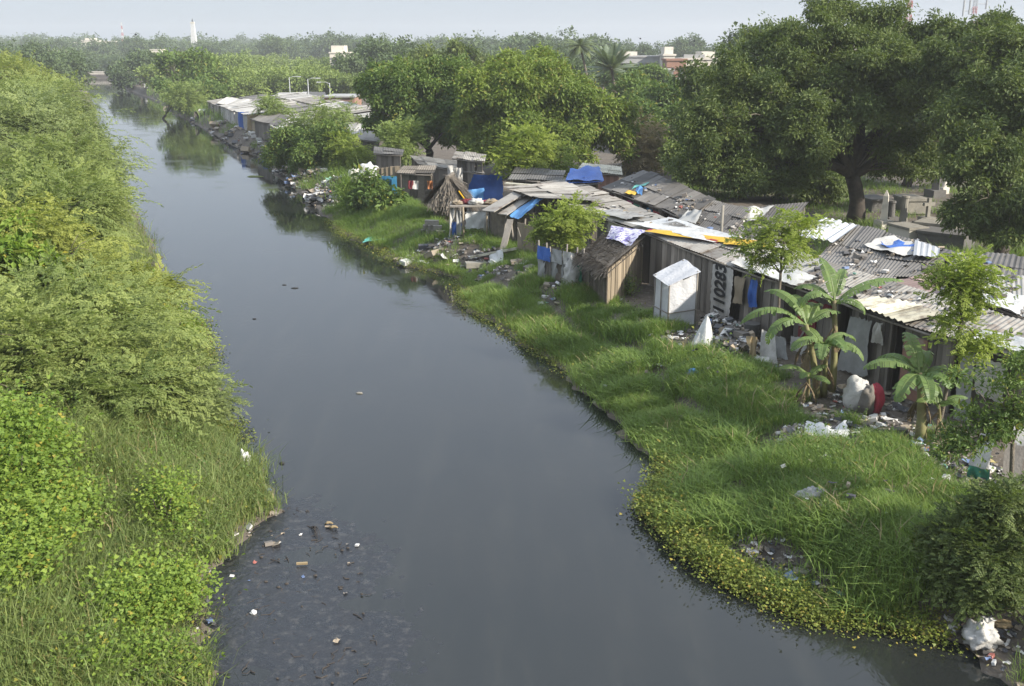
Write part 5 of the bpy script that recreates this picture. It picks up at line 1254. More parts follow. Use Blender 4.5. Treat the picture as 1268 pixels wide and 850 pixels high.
tree('dark spreading tree left of the light green tree, trunk showing below', gp(-6.2, 78.7), [LP(500, 112, 80, 3., 2.4), LP(548, 110, 81, 2.6, 2.6), LP(478, 145, 79, 1.7, 1.7), LP(528, 150, 78.5, 2.4, 1.8), LP(470, 105, 83, 1.7, 1.6), LP(570, 160, 78, 2., 1.7), LP(500, 165, 78, 1.6, 1.2)],
     'L_mid', PBbig, 5200, seed=534, rtrunk=.32, sub=20, subr=.27, scale=(.7, 1.2), fork_at=P(530, 185, 78.5))
tree('dark round topped tree rising behind the dark spreading one', gp(-9, 120), [LP(560, 78, 120, 3, 2.2), LP(530, 90, 118, 3, 2.2), LP(590, 85, 122, 2.6, 1.6)], 'L_dark', PBbig, 2200, seed=535, rtrunk=.4, scale=(1, 1.7))
tree('dark green round tree right of the light green one', gp(14.5, 95), [LP(815, 130, 96, 2.6, 1.8), LP(795, 150, 92, 2.2, 1.8), LP(845, 150, 88, 1.8, 1.5), LP(815, 165, 90, 1.8, 1.4), LP(775, 115, 100, 2.2, 1.6)], 'L_mid', PBbig, 3600, seed=536, rtrunk=.3, scale=(.9, 1.4))
tree('flat topped green tree before the pale city houses', gp(19, 138), [LP(795, 97, 139, 3, 1.4), LP(770, 102, 138, 2.4, 1.4), LP(815, 108, 138, 2, 1.2)], 'L_mid', PBbig, 2000, seed=537, rtrunk=.3, scale=(1.1, 1.8))
shrub('vine smothered stump right of the light green tree, green side', [((805, 208), 1.5, 3.0), ((822, 206), 1.2, 2.0)], 'L_light', PBbig, 520, 538)
shrub('brown dry vine curtain hanging beside the green vine smothered stump', [((788, 214), 1.2, 3.4), ((796, 214), .9, 2.4)], 'dryvine', PFmid, 420, 539, name='dry_vine', cat='vine')
# limbs of smaller trees under the great tree
tree('slim dark tree behind the dark drooping one by the graves', gp(26, 66), [LP(1120, 165, 66, 2.2, 1.6), LP(1175, 160, 64, 2.6, 2.), LP(1210, 130, 66, 3, 2.2)], 'L_dark', PBbig, 1500, seed=540, rtrunk=.3, scale=(.7, 1.2))
tree('dark tree filling the gap left of the great trunk', gp(15, 68), [LP(930, 165, 68, 3.2, 2.4), LP(880, 130, 72, 3., 2.4), LP(990, 190, 66, 2.8, 1.8), LP(860, 180, 70, 2., 2.), LP(1030, 175, 68, 2.8, 2)], 'L_dark', PBbig, 2600, seed=541, rtrunk=.3, scale=(.8, 1.3))

tree('broad dark tree closing the view behind the graves', gp(30, 82), [LP(1075, 185, 84, 3.2, 2.4), LP(1130, 195, 82, 3, 2.2), LP(1020, 195, 84, 3, 2.2), LP(1190, 200, 80, 3, 2.4), LP(1100, 215, 80, 2.4, 1.4), LP(1160, 218, 79, 2.4, 1.2), LP(970, 205, 82, 2.6, 1.8)], 'L_dark', PBbig, 3600, seed=542, rtrunk=.3, scale=(.8, 1.3))
tree('low dark tree in shade left of the great trunk above the scrap roofs', gp(13.5, 60), [LP(900, 212, 61, 2., 1.3), LP(945, 220, 60, 2.2, 1.2), LP(990, 222, 59, 2., 1.1), LP(865, 205, 62, 1.8, 1.5), LP(1020, 232, 58, 1.4, .8)], 'L_dark', PBbig, 2200, seed=543, rtrunk=.2, scale=(.6, 1.))
# ------------------------------------------------------------------ palms
def palm(label, base, top, nf, L, seed, leaf='L_palm', stiff=.9, r=.16, name='palm_tree', up=.9):
    g = R0(seed); t = thing(name, label, 'palm tree', base); mb = MB(); k = np.linspace(0, 1, 8)[:, None]; base = np.asarray(base); top = np.asarray(top)
    mb.tube(base + (top - base) * k + np.array([.25, 0, 0]) * np.sin(k * 3.14), np.linspace(r * 1.3, r * .8, 8), 9); mb.build('trunk', M['barkpale'], t, smooth=True)
    mb = MB()
    for i in range(nf):
        az = i * 2.399 + g.normal() * .2; el = up - 1.5 * (i / nf) + g.normal() * .1; d = np.array([math.cos(az), math.sin(az), 0]); s = np.array([-d[1], d[0], 0]); p = top.copy(); pts = [p]; n = 12
        for j in range(n): e = el - (1.5 - stiff) * (j / n) * 1.4; p = p + (d * math.cos(e) + np.array([0, 0, math.sin(e)])) * L / n; pts.append(p)
        pts = np.array(pts); mb.tube(pts, np.linspace(.03, .008, n + 1), 4, .5)
        tt = g.uniform(.2, .9)
        for j in range(1, n):
            for q in range(2):
                o = lerp(pts[j], pts[j + 1], q / 2); fw = pts[j + 1] - pts[j]; fw /= np.linalg.norm(fw); w = L * .28 * math.sin(math.pi * (j / n * .85 + .12))
                for sg in (-1, 1):
                    e = o + s * sg * w * .8 + fw * w * .6 - np.array([0, 0, w * .3]); b = fw * L * .028
                    mb.add([o - b, o + b, e], [(0, 1, 2)], tt)
    mb.build('crown', M[leaf], t)
    return t
palm('tall coconut palm standing above the skyline', gp(11, 140), P(718, 57, 140), 22, 2.6, 601)
palm('small dark palm right of the tall coconut palm', gp(14.5, 165), P(745, 64, 165), 18, 2.6, 602, 'L_far')
palm('silvery date palm with stiff fronds before the city houses', gp(11.5, 112), P(757, 85, 112), 34, 3.0, 603, 'L_date', stiff=1.3, up=1.35, name='date_palm')

# ------------------------------------------------------------------ bushes and trees along the far right bank
GM = 'trees along the far right bank'
tree('round dark green bush overhanging the grey rubbish heap', gp(-15.2, 78), [LP(365, 178, 79, 1.8, 1.5), LP(400, 178, 77, 2.0, 1.7), LP(380, 198, 77, 1.6, 1.1), LP(345, 195, 79, 1.1, .9)], 'L_mid', PBbig, 1700, 'leafy_bush', 'bush', seed=611, rtrunk=.15, scale=(.6, 1.), group=GM)
tree('light yellow green bush right of the round dark green one', gp(-12.3, 76), [LP(428, 185, 76, 1.3, 1.3), LP(440, 195, 75, 1., 1.)], 'L_sap', PFmid, 420, 'leafy_bush', 'bush', seed=612, rtrunk=.12, group=GM, scale=(.6, 1.))
tree('light green bush above the round dark one before the grey roofs', gp(-16.5, 90), [LP(395, 148, 92, 1.8, 1.3), LP(425, 150, 95, 1.6, 1.4), LP(372, 158, 88, 1.4, 1.1)], 'L_scrub', PFmid, 560, 'leafy_bush', 'bush', seed=613, rtrunk=.15, group=GM, scale=(.7, 1.2))
tree('thin light green tree among the far roofs', gp(-22, 108), [LP(345, 140, 108, 1.4, 1.2), LP(335, 130, 110, 1.2, 1.)], 'L_scrub', PFmid, 260, seed=614, rtrunk=.1, group=GM)
tree('small light green tree before the dark trunk beside the shed', gp(-8.8, 72), [LP(500, 172, 72, 1.3, 1.2), LP(505, 188, 71.5, 1., .9)], 'L_scrub', PFmid, 380, seed=615, rtrunk=.1, group=GM, scale=(.6, 1.1))
tree('big rounded green tree on the far right bank where the far huts begin', gp(-51, 160), [LP(240, 95, 165, 4.6, 3.6), LP(215, 108, 162, 3., 2.8), LP(255, 118, 158, 3.4, 2.6), LP(225, 82, 168, 3.5, 2.5)], 'L_mid', PBfar, 1500, seed=616, rtrunk=.4, group=GM, scale=(.5, .9))
tree('light green tree leaning over the water below the big rounded one', gp(-52, 150), [LP(235, 118, 152, 2.4, 1.6), LP(222, 126, 150, 1.6, 1.2)], 'L_scrub', PFmid, 560, seed=617, rtrunk=.2, group=GM, scale=(1, 1.6))
tree('dark tree at the river bend left of the big rounded one', gp(-92, 255), [LP(165, 85, 258, 4.5, 3.4), LP(158, 97, 252, 3.5, 2.8), LP(175, 78, 262, 4, 2.6)], 'L_far', PBfar, 900, seed=618, rtrunk=.4, group=GM, scale=(.7, 1.2))
tree('bright green tree between the bend tree and the big rounded one', gp(-79, 225), [LP(186, 96, 228, 3.5, 2.4), LP(195, 90, 232, 3, 2.2)], 'L_scrub', PBfar, 420, seed=619, rtrunk=.3, group=GM, scale=(.6, 1.))
tree('dark green pointed tree right of the big rounded one', gp(-48, 175), [LP(270, 96, 178, 3.2, 2.6), LP(278, 108, 175, 2.6, 2.0)], 'L_scrub', PBfar, 420, seed=620, rtrunk=.3, group=GM, scale=(.6, 1.))

def woods(name, label, spec, mat, seed, protos=PBfar, cat='woods'):
    """a far-off wood that reads as one mass: (px range, Y range, crown radius, top height, count, leaves)"""
    g = R0(seed); mb = MB(); tb = MB()
    for (x0, x1, y0, y1, r0, r1, h0, h1, n, per) in spec:
        for _ in range(n):
            Y = g.uniform(y0, y1); px = g.uniform(x0, x1); X = (px - 634) / FPX * (Y * CT + 9 * ST)
            r = g.uniform(r0, r1); h = g.uniform(h0, h1); z = 1.3
            lob = [((X + g.normal() * r * .4, Y + g.normal() * r * .4, z + h - r * .7 * g.uniform(.7, 1.2)), (r * g.uniform(.6, 1), r, r * .7)) for _ in range(3)]
            pos, d, T = crown_points(lob, int(per * 2.4), g, 6, .42); k = pos[:, 2] > z
            bake(mb, protos, pos[k], bases_out(d[k], g), g.uniform(.7, 1.3, k.sum()) * r / 6.5, np.clip(T[k] * .6 + g.uniform(0, .4), 0, 1), g)
            limb(mb, (X, Y, z - .2), lob[0][0], r * .09, r * .04, g, 3)
    return tag(mb.build(name, M[mat]), label, cat, kind='stuff')
woods('distant_woods', 'dark belt of trees along the skyline', [(-60, 760, 430, 640, 6, 10, 9.0, 13.5, 120, 150), (560, 1300, 300, 420, 5, 9, 8, 12, 40, 150), (-60, 420, 640, 900, 8, 13, 11, 17, 70, 110)], 'L_far', 701)
woods('scrub_woods', 'pale green scrub wood beyond the far huts', [(285, 460, 175, 235, 2.5, 4.5, 3.2, 5, 60, 150), (300, 560, 245, 360, 3, 5, 4, 6.8, 50, 150), (190, 330, 240, 380, 3, 5, 4.5, 7, 40, 130)], 'L_scrub', 702)
woods('mixed_woods', 'mid green trees behind the brick building', [(430, 560, 200, 330, 3.5, 6, 6.5, 10, 26, 200), (560, 735, 150, 280, 3.5, 5.5, 5, 7.5, 26, 220), (915, 1300, 110, 200, 3.5, 6, 7, 11, 26, 260), (740, 900, 310, 380, 4, 6, 7, 10, 14, 200)], 'L_far', 703)
woods('bank_woods', 'low trees on the far bank beyond the river bend', [(60, 150, 366, 400, 3, 5, 4.5, 6.5, 26, 120), (-60, 90, 200, 330, 4, 6, 6, 9, 26, 150)], 'L_far', 704)

# ------------------------------------------------------------------ far huts
GF = 'far huts along the right bank'
def eb(px, py, z=2.75):
    b = atz(px, py, 1.2); return np.array([b[0], b[1], z])
FDIR = np.array([.92, .39, 0])
FL = [(257, 139), (273, 147), (291, 156), (309, 164), (327, 172), (346, 183)]
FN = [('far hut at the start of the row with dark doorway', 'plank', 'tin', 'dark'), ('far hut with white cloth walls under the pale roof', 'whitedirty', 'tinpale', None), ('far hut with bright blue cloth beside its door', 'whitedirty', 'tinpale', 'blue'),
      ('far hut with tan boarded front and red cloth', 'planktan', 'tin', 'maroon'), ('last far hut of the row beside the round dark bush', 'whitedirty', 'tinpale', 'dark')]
for k, (lab, w, r, dr) in enumerate(FN):
    a, b = eb(*FL[k]), eb(*FL[k + 1]); up = np.array([0, 0, .45]); dp = 3.6 + .5 * (k % 2); ad = np.array([0, 0, .12 * (k % 3)])
    shack(lab, a + ad, lerp(a, b, .96) + ad, a + FDIR * dp + up + ad, lerp(a, b, .96) + FDIR * dp + up + ad, 2.75 + .12 * (k % 3), 3.2 + .12 * (k % 3), w, r, group=GF, seed=801 + k, sheet=1.6, rows=1, plank=(.4, .9), door=[(.5, dr)] if dr else None)
for k, (lab, w, r, dr) in enumerate(FN):
    for q, off in ((1, 4.6), (2, 9.4)):
        a, b = eb(*FL[k]), eb(*FL[k + 1]); o = FDIR * off; up = np.array([0, 0, .4]); zq = .3 * q + .1 * ((k + q) % 2); a = a + o + (0, 0, zq); b = lerp(a, b + o + (0, 0, zq), .95)
        shack(('far roof just behind the ' if q == 1 else 'far roof two rows behind the ') + ('hut with dark doorway', 'hut with white cloth walls', 'hut with bright blue cloth', 'tan boarded far hut', 'last far hut of the row')[k], a, b, a + FDIR * 3.6 + up, b + FDIR * 3.6 + up, 2.75 + zq, 3.15 + zq, 'plankdark', ('tin', 'tindark', 'tinpale', 'tin')[(k * 2 + q) % 4], group=GF, seed=840 + k * 2 + q, sheet=1.4, rows=1, plank=(.5, 1.))
FH = [('grey roofed far hut behind the long pale roofs', (300, 131), (330, 139), (318, 119), (350, 125), 'plankdark', 'tin'),
      ('wide grey far roof below the first street lamp', (330, 140), (372, 138), (350, 124), (380, 126), 'plankdark', 'tin'),
      ('dark grey far roof left of the brick building', (358, 142), (402, 140), (370, 127), (402, 126), 'plankdark', 'tindark'),
      ('far roof of white scraps beneath the second street lamp', (330, 125), (372, 124), (345, 115), (380, 115), 'plankdark', 'tinpale'),
      ('far dark roof at the foot of the scrub wood', (372, 125), (405, 122), (375, 114), (402, 114), 'plankdark', 'tindark'),
      ('small white roofed hut right of the brick building', (420, 165), (450, 168), (430, 152), (458, 154), 'plankdark', 'tinpale'),
      ('grey far hut with pale roof left of the dark spreading tree', (440, 172), (470, 176), (445, 160), (470, 163), 'plankdark', 'tin'),
      ('pale far roof behind the start of the far row', (268, 128), (295, 132), (280, 121), (312, 124), 'plankdark', 'tinpale'),
      ('grey far roof between the far row and the light green bush', (345, 152), (385, 156), (352, 141), (392, 143), 'plankdark', 'tin'),
      ('far roof of dark sheets above the near end of the far row', (312, 148), (345, 156), (330, 139), (358, 144), 'plankdark', 'tindark')]
for k, (lab, a, b, c, d, w, r) in enumerate(FH):
    shack(lab, a, b, c, d, 3.0, 3.35, w, r, group=GF, seed=811 + k, sheet=1.6, rows=1, plank=(.4, .9))
GFC = 'cloths on the far huts'
for k, (q, mt, lab) in enumerate((((296, 160), 'blue', 'bright blue cloth hung before the far huts'), ((284, 152), 'white', 'white cloth at the front of the far huts'), ((306, 164), 'straw', 'dull yellow cloth beside the bright blue one'), ((340, 176), 'greycloth', 'striped grey cloth at the near end of the far huts'), ((322, 166), 'red', 'red cloth over the awning of the far huts'), ((276, 146), 'white', 'white sheet at the far end of the far huts'))):
    p = at(*q); cloth('hanging_cloth', lab, 'cloth', [p, p + (1.4, -.5, 0), p + (1.4, -.5, 1.9), p + (0, 0, 1.9)], mt, GFC, nu=8, nv=8, amp=.1, seed=820 + k)
p = at(256, 134); cloth('tarpaulin', 'small blue tarpaulin on the rubbish below the big rounded far tree', 'tarpaulin', [p + (-1., 0, .3), p + (.9, 0, .3), p + (.9, .6, 1.6), p + (-.8, .6, 1.6)], 'blue', nu=8, nv=8, amp=.12, seed=830)

# brick building
def brick_house():
    a = at(403, 150); b = at(445, 148); Y = a[1]; t = thing('brick_building', 'unplastered red brick building with flat roof beyond the bushes', 'building', a, None)
    L = b[0] - a[0]; h = 4.1 - a[2]; mb = MB(); mb.box((a[0] + L / 2, Y + 3, a[2] + h / 2), (L, 6, h), 0); mb.build('wall', M['brick'], t)
    mb = MB(); mb.box((a[0] + L / 2, Y + 2.9, a[2] + h + .09), (L + .3, 6.4, .18), 0); mb.build('roof_slab', M['plastergrey'], t)
    mb = MB(); mb.box((a[0] + L * .45, Y - .03, a[2] + h * .5), (.9, .1, .8)); mb.build('window', M['stone'], t)
brick_house()
# street lamps
GS = 'street lamps above the far roofs'
for k, (px, yt, yb, arm, lab) in enumerate(((358, 96, 126, 1, 'leftmost and shortest street lamp over the far roofs'), (381, 98, 130, 1, 'thin street lamp second from the left over the far roofs'), (408, 103, 132, -1, 'street lamp whose arm points left, above the brick building'), (442, 106, 130, 1, 'street lamp beside the right corner of the brick building'))):
    Y = (150, 140, 135, 132)[k]; tp = P(px, yt, Y); b = gp(tp[0], tp[1]); t = thing('street_lamp', lab, 'street lamp', b, GS)
    mb = MB(); mb.tube([b, tp], [.07, .05], 8); mb.build('post', M['metalgrey'], t, smooth=True)
    mb = MB(); mb.tube([tp + (0, 0, -.1), tp + (arm * .5, 0, .1), tp + (arm * 1.2, 0, .12)], .035, 6); ar = mb.build('arm', M['metalgrey'], t, smooth=True); ar['org'] = list(t['org'])
    mb = MB(); mb.box(tp + (arm * 1.4, 0, .1), (.6, .25, .12)); mb.build('lamp_head', M['metalgrey'], ar)

# ------------------------------------------------------------------ city buildings
def building(label, px0, px1, pyt, Y, depth, wall='plaster', rows=2, cols=3, extra=None, name='city_building', group=None, parapet=True, win='glass'):
    a = P(px0, pyt, Y); b = P(px1, pyt, Y); z0 = 1.2; h = a[2] - z0; W = b[0] - a[0]; cx = (a[0] + b[0]) / 2
    t = thing(name, label, 'building', (cx, Y, z0), group)
    mb = MB(); mb.box((cx, Y + depth / 2, z0 + h / 2 - .3), (W, depth, h + .6)); mb.build('wall', M[wall], t)
    if parapet: mb = MB(); mb.box((cx, Y + depth / 2, z0 + h + .1), (W + .35, depth + .35, .3)); mb.build('roof_slab', M[wall], t)
    for r in range(rows):
        for c in range(cols):
            w = W / cols * .45; x = a[0] + W * (c + .5) / cols; z = z0 + h - 1.8 - r * 3.
            mb = MB(); mb.box((x, Y - .02, z), (w, .12, 1.3)); o = mb.build('window', M[win], t); o['org'] = list(t['org'])
            mb = MB(); mb.box((x, Y - .15, z + .8), (w + .4, .5, .1)); mb.build('window_hood', M[wall], o)
    if extra:
        for (e0, e1, et, mt, dy, dd, nm) in extra:
            p = P(e0, et, Y); q = P(e1, et, Y); mb = MB(); hh = p[2] - (z0 + h); mb.box(((p[0] + q[0]) / 2, Y + dy + dd / 2, z0 + h + hh / 2 + .24), (q[0] - p[0], dd, hh)); mb.build(nm, M[mt], t)
    return t
GB = 'pale city buildings on the skyline'
building('pale concrete building with a square water tank above the scrub wood', 408, 433, 66, 240, 6, extra=[(409, 425, 58, 'plaster', 1, 5, 'water_tank')], rows=2, cols=2, group=GB)
building('long grey office block with a band of dark windows', 768, 822, 71, 185, 8, 'plastergrey', 2, 7, extra=[(763, 790, 66, 'plaster', 1, 6, 'stair_tower')], group=GB)
building('white stair tower house rising above the brick walls', 822, 836, 69, 180, 5, 'plaster', 2, 1, extra=[(824, 835, 60, 'plaster', 1, 4, 'water_tank')], group=GB)
building('cream house with a long painted signboard on its roof', 846, 888, 74, 172, 7, 'plaster', 2, 3, extra=[(872, 888, 66, 'plaster', 2, 6, 'stair_tower'), (847, 873, 69.5, 'plastergrey', .2, .4, 'signboard')], group=GB)
building('unplastered red brick house between the pale city houses', 826, 850, 75, 160, 5, 'brick', 1, 2, group=GB)
building('low cream house with terrace below the brick house', 812, 834, 88, 155, 5, 'plaster', 1, 2, group=GB)
building('lowest cream house with dark doorway beside the great dark tree', 836, 873, 100, 148, 6, 'plaster', 2, 3, extra=[(848, 860, 92, 'plaster', 1, 3, 'stair_tower')], group=GB)
building('orange tiled house top peeping over the great dark tree', 900, 914, 65, 190, 6, 'orange', 1, 1, group=GB)
building('white house glimpsed through the crown of the great dark tree', 1040, 1085, 52, 190, 8, 'plaster', 2, 2, group=GB)
building('long low white house at the far left skyline', 50, 77, 63, 470, 10, 'plaster', 1, 4, group=GB)
building('white stepped house at the left skyline right of the long low one', 100, 119, 50.5, 560, 10, 'plaster', 1, 3, extra=[(104, 116, 48, 'plaster', 1, 4, 'stair_tower')], group=GB)
building('small white house left of the white monument', 128, 139, 51.5, 600, 8, 'plaster', 1, 2, group=GB)
building('cream house among trees below the white monument', 186, 198, 62, 400, 7, 'plaster', 2, 2, group=GB)
building('tiny white house left of the thin red mast', 86, 90, 53, 560, 6, 'plaster', 1, 1, group=GB)
building('white house speck in the scrub wood above the brick building', 384, 392, 92, 250, 3, 'white', 1, 1, group=GB, parapet=False)
building('white shed at the river bend below the bright green tree', 178, 190, 103, 240, 4, 'white', 1, 1, group=GB, parapet=False)

# white monument
def monument():
    Y = 600; b = P(240, 47, Y); tp = P(240, 27, Y); t = thing('white_monument', 'tall tapering white monument on the skyline', 'monument', (b[0], Y, 1.2))
    mb = MB(); w = 2.1; V = []
    for z, k in ((1.2, 1.), (tp[2] - 1, .42)):
        V += [(b[0] - w * k, Y - w * k, z), (b[0] + w * k, Y - w * k, z), (b[0] + w * k, Y + w * k, z), (b[0] - w * k, Y + w * k, z)]
    mb.add(V, [(0, 1, 5, 4), (1, 2, 6, 5), (2, 3, 7, 6), (3, 0, 4, 7), (4, 5, 6, 7)]); mb.build('shaft', M['white'], t)
    mb = MB(); mb.box((b[0], Y, tp[2] - .6), (2.2, 2.2, .8)); mb.build('cap', M['plaster'], t)
    mb = MB(); mb.tube([(b[0], Y, tp[2] - .2), (b[0], Y, tp[2] + 1.6)], [.5, .1], 8); mb.build('finial', M['dark'], t)
monument()
def mast(label, px, pyt, Y, w, seg, mats, zb=1.2, seed=0):
    tp = P(px, pyt, Y); t = thing('radio_mast', label, 'radio mast', (tp[0], Y, zb), 'radio masts')
    H = tp[2] - zb
    for m_i, mt in enumerate(mats):
        mb = MB()
        for s in range(seg):
            if s % len(mats) != m_i: continue
            z0, z1 = zb + H * s / seg, zb + H * (s + 1) / seg; k0, k1 = 1 - .75 * s / seg, 1 - .75 * (s + 1) / seg
            c0 = [np.array([tp[0] + a * w * k0, Y + b * w * k0, z0]) for a, b in ((-1, -1), (1, -1), (1, 1), (-1, 1))]; c1 = [np.array([tp[0] + a * w * k1, Y + b * w * k1, z1]) for a, b in ((-1, -1), (1, -1), (1, 1), (-1, 1))]
            for i in range(4):
                j = (i + 1) % 4; mb.tube([c0[i], c1[i]], w * .06, 5); mb.tube([c0[i], c1[j]], w * .035, 4); mb.tube([c0[j], c1[i]], w * .035, 4); mb.tube([c1[i], c1[j]], w * .035, 4)
        mb.build('lattice', M[mt], t)
    return t
mast('thin red and white mast at the left skyline', 150, 28, 650, .9, 12, ('redpaint', 'white'))
mast('red and white lattice mast behind the crown of the great dark tree', 1130, -25, 170, .75, 18, ('redpaint', 'white'))
m = mast('grey lattice mast with aerials above the dark drooping tree', 1212, -28, 160, .55, 18, ('metalgrey', 'redpaint'))
tp = P(1212, -2, 160); mb = MB()
for a in (-2.1, -1.2, 1.3):
    mb.tube([tp + (0, 0, -1.2 + a * .3), tp + (a, 0, -1.2 + a * .3)], .06, 5); mb.tube([tp + (a, 0, -2 + a * .3), tp + (a, 0, .5 + a * .3)], .14, 6)
V = MB(); mb.build('aerial', M['metalgrey'], None).parent = m; bpy.data.objects[-1] if False else None
ao = [o for o in bpy.data.objects if o.name.startswith('aerial')][0]; ao.location = [-q for q in m['org']]
# far embankment wall
def embank():
    mb = MB(); a = atz(40, 96, 0); 
    mb.box((-165, 361, .8), (90, 1.2, 2.2)); mb.box((-165, 361, 2.0), (90.4, 1.7, .25), tint=.9)
    solo(mb, 'embankment_wall', M['plaster'], 'pale stone embankment wall across the far river bend', 'wall')
embank()

# birds
for k, (px, py, lab) in enumerate(((793, 48, 'left one of two small birds flying over the office block'), (860, 51, 'right one of two small birds flying over the cream house'), (168, 43, 'bird flying right of the thin red mast'))):
    c = P(px, py, 120); mb = MB(); mb.lump(c, (.1, .28, .09), k, .1, nu=8, nv=6)
    for sg in (-1, 1): mb.add([c + (0, .12, .03), c + (0, -.12, .03), c + (sg * .35, -.05, .16), c + (sg * .35, .1, .16), c + (sg * .75, -.12, .05)], [(0, 1, 2, 3)] , .5); mb.F.setdefault(3, []).append(np.array([[mb.n - 3, mb.n - 2, mb.n - 1]]))
    solo(mb, 'bird', M['black'], lab, 'bird', 'birds in the sky')

# ------------------------------------------------------------------ graveyard
GG = 'gravestones behind the huts'
def grave(kind, px, py, h, label, mat='stone', w=.5, rz=.3):
    h *= .72; w *= .75; b = at(px, py); g = R0(int(px)); t = thing('gravestone', label, 'gravestone', b, GG)
    if kind == 'cross':
        mb = MB(); mb.box(b + (0, 0, .3), (1.0, 1.0, .6), rz); mb.box(b + (0, 0, .72), (.65, .65, .25), rz); mb.build('plinth', M[mat], t)
        mb = MB(); mb.box(b + (0, 0, .85 + h / 2), (.17, .15, h), rz); mb.box(b + (0, 0, .85 + h * .68), (.62, .152, .16), rz); mb.build('cross', M[mat], t)
    elif kind == 'pillar':
        mb = MB(); mb.box(b + (0, 0, .2), (w * 1.8, w * 1.8, .4), rz); mb.build('plinth', M[mat], t)
        mb = MB(); mb.tube([b + (0, 0, .4), b + (0, 0, .4 + h)], [w * .55, w * .42], 12); mb.tube([b + (0, 0, .4 + h), b + (0, 0, .5 + h)], [w * .55, w * .5], 12); mb.build('column', M[mat], t)
    elif kind == 'obelisk':
        mb = MB(); mb.box(b + (0, 0, .25), (w * 2, w * 2, .5), rz); mb.build('plinth', M[mat], t)
        mb = MB(); mb.tube([b + (0, 0, .5), b + (0, 0, h), b + (0, 0, h + .3)], [w * .7, w * .5, .02], 4); mb.build('shaft', M[mat], t)
    elif kind == 'tomb':
        mb = MB(); mb.box(b + (0, 0, .35), (w * 2.6, w * 4, .7), rz); mb.build('chest', M[mat], t)
        mb = MB(); mb.box(b + (0, 0, .76), (w * 2.9, w * 4.3, .12), rz); mb.build('lid', M['stone' if mat == 'plaster' else mat], t)
    return t
grave('cross', 1146, 290, 1.3, 'stone cross on a stepped plinth among the graves')
grave('pillar', 1117, 285, 1.7, 'broken round column pale on its right side among the graves', 'stone')
grave('obelisk', 1093, 285, 2.4, 'tall pale leaning headstone right of the great trunk', 'plaster', .45)
grave('tomb', 1122, 300, 0, 'cream chest tomb below the broken column', 'plaster')
grave('tomb', 1160, 296, 0, 'flat pale table tomb right of the stone cross', 'stone', .6, .9)
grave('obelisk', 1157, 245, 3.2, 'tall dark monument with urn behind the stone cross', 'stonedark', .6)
grave('pillar', 1168, 240, 2.2, 'slim white pillar right of the tall dark monument', 'plaster', .35)
grave('tomb', 1127, 262, 0, 'grey white tomb behind the broken column', 'stone', .6, .1)
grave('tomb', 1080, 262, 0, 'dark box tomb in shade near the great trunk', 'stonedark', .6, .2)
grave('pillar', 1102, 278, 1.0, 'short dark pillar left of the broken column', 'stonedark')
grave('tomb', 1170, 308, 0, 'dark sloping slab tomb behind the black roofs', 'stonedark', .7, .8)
p0, p1 = at(1010, 262), at(1040, 240); mb = MB(); mb.box(P(1135, 235, 72) + (0, 0, -.5), (14, .3, 2.6), .05); solo(mb, 'graveyard_wall', M['planktan'], 'tan wall closing the far side of the graveyard', 'wall')

# ------------------------------------------------------------------ things floating and lying on the water
GFL = 'scraps floating on the river'
def floatie(label, px, py, r, mat, seed):
    p = atz(px, py, .01); mb = MB(); mb.lump(p, r, seed, .4, 2.4, 10, 7); return solo(mb, 'floating_scrap', M[mat], label, 'scrap', GFL, True)
floatie('dark scrap floating alone in midstream', 445, 487, (.12, .05, .03), 'stone', 1)
floatie('small dark scrap floating upstream of the midstream one', 365, 357, (.16, .05, .03), 'dark', 2)
floatie('dark lump floating off the grassy left point', 349, 574, (.06, .05, .04), 'dark', 3)
floatie('second floating scrap just left of the upstream one', 352, 353, (.1, .04, .02), 'dark', 4)
floatie('tiny far scrap floating off the overhanging branch', 315, 395, (.08, .03, .02), 'dark', 5)
for k, (q, lab) in enumerate((((408, 650), 'left of two pale curled husks floating past the mud'), ((414, 655), 'right of two pale curled husks floating past the mud'))):
    p = atz(*q, .02); g = R0(k + 3); mb = MB(); mb.tube([p + (-.1, .02, .0), p + (-.04, .0, .05), p + (.02, .03, .03), p + (.08, -.06, .06)], [.02, .035, .035, .015], 7); solo(mb, 'floating_husk', M['straw'], lab, 'husk', GFL, True)
mb = MB(); g = R0(9)
for k in range(5): a = atz(386 + k * 1.2, 652, .02); b = atz(394 + g.normal() * 2, 668 + g.normal() * 3, .02); limb(mb, a, b + (0, 0, .03), .012, .004, g, 4)
solo(mb, 'twig_branch', M['twig'], 'dark twiggy branch stranded at the tip of the mud', 'branch')
mb = MB(); p = atz(374, 699, .03); mb.box(p + (0, 0, .02), (.22, .05, .04), .1); solo(mb, 'driftwood', M['straw'], 'pale stick of driftwood on the black mud', 'driftwood')
lump_thing('plastic_bag', 'small white lump of plastic on the open mud', 'plastic bag', atz(314, 761, .0), (.06, .05, .05), 'white', 17)
mb = MB(); g = R0(19); pb = at(232, 780)
for k in range(16): limb(mb, pb + (g.normal() * .1, g.normal() * .15, .1), pb + (.2 + g.uniform(0, .5), g.normal() * .3, .1 + g.uniform(0, .25)), .01, .003, g, 4)
solo(mb, 'dead_branches', M['twig'], 'tangle of dead branches at the mud edge below the vine shrub', 'branches')
# far weed islet
mb = MB(); p = atz(316, 219, .0); mb.lump(p, (.7, .35, .08), 3, .3); solo(mb, 'weed_islet', M['L_water'], 'small raft of weed floating before the far rubbish heap', 'weed', None, True)

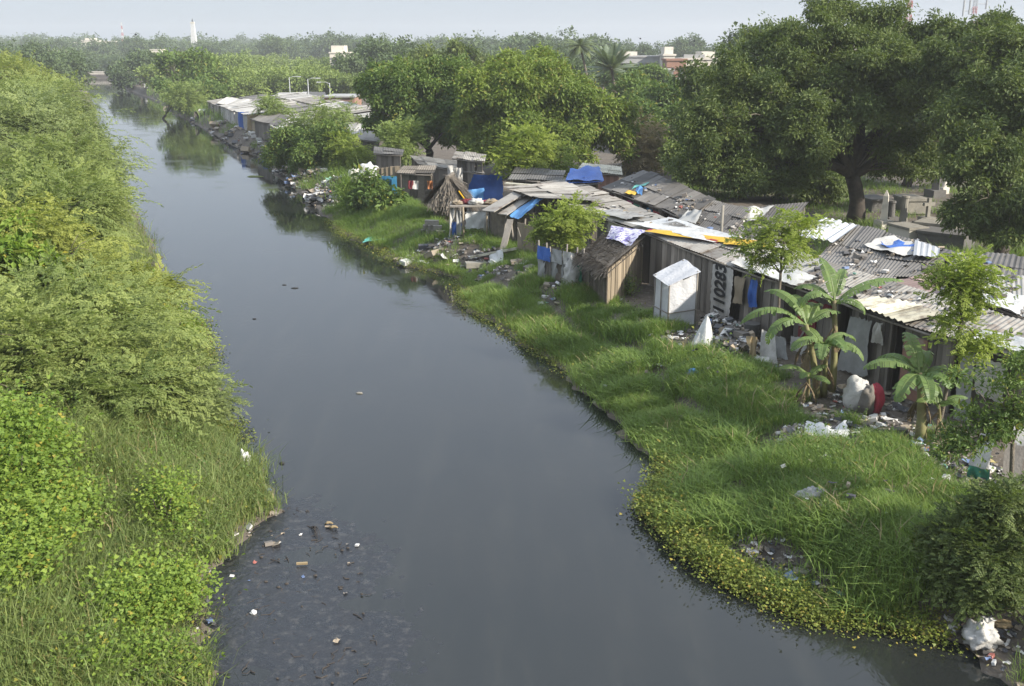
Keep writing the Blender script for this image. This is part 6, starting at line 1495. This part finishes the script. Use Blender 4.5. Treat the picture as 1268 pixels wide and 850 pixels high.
# ------------------------------------------------------------------ air, light, camera
def haze():
    mb = MB(); mb.box((0, 640, 18), (2700, 1400, 39.4))
    m, nt, out = newmat('haze'); v = nd(nt, 'ShaderNodeVolumePrincipled'); v.inputs['Color'].default_value = (.93, .95, .97, 1); v.inputs['Density'].default_value = HAZE; v.inputs['Anisotropy'].default_value = .3
    nt.links.new(v.outputs[0], out.inputs['Volume'])
    tag(mb.build('haze', m), 'thin pale haze filling the air over the river', 'haze', kind='stuff')
HAZE = .00048
haze()

S = np.array([.80, -.42, .52]); S /= np.linalg.norm(S)
el = math.asin(S[2]); az = math.atan2(S[0], S[1])
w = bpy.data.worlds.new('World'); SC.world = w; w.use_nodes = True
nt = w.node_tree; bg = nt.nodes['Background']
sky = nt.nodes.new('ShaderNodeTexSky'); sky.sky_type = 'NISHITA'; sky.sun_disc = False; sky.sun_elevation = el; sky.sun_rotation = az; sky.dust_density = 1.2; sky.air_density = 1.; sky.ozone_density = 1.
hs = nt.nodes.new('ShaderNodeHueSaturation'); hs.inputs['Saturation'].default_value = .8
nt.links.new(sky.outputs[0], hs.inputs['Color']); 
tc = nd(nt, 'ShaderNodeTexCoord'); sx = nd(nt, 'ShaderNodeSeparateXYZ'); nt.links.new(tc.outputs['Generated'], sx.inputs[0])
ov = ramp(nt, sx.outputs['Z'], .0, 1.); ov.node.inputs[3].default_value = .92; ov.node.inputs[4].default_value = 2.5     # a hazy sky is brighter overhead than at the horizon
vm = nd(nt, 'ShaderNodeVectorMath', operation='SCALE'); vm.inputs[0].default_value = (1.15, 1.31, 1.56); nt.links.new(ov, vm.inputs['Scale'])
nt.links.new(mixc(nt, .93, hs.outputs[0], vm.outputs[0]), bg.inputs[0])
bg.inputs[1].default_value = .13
l = bpy.data.lights.new('sun', 'SUN'); l.energy = 2.7; l.angle = math.radians(2.); l.color = (1, .93, .82)
lo = bpy.data.objects.new('sun', l); COL.objects.link(lo); lo.rotation_euler = Vector(-S).to_track_quat('-Z', 'Y').to_euler(); lo.location = (30, -20, 40)

cam = bpy.data.cameras.new('camera'); co = bpy.data.objects.new('camera', cam); COL.objects.link(co)
cam.sensor_width = 36; cam.lens = 36 * FPX / 1268; cam.clip_end = 5000; cam.clip_start = .1
co.location = (0, 0, HCAM); co.rotation_euler = (math.pi / 2 - PITCH, 0, 0); SC.camera = co
SC.view_settings.view_transform = 'Standard'; SC.view_settings.look = 'None'; SC.view_settings.exposure = 1.75; SC.view_settings.gamma = 1
c = SC.cycles; c.max_bounces = 6; c.diffuse_bounces = 3; c.glossy_bounces = 3; c.transmission_bounces = 3; c.volume_bounces = 1; c.transparent_max_bounces = 8
c.use_denoising = True; c.caustics_reflective = False; c.caustics_refractive = False
try: c.denoiser = 'OPENIMAGEDENOISE'; c.denoising_input_passes = 'RGB_ALBEDO_NORMAL'
except Exception: pass
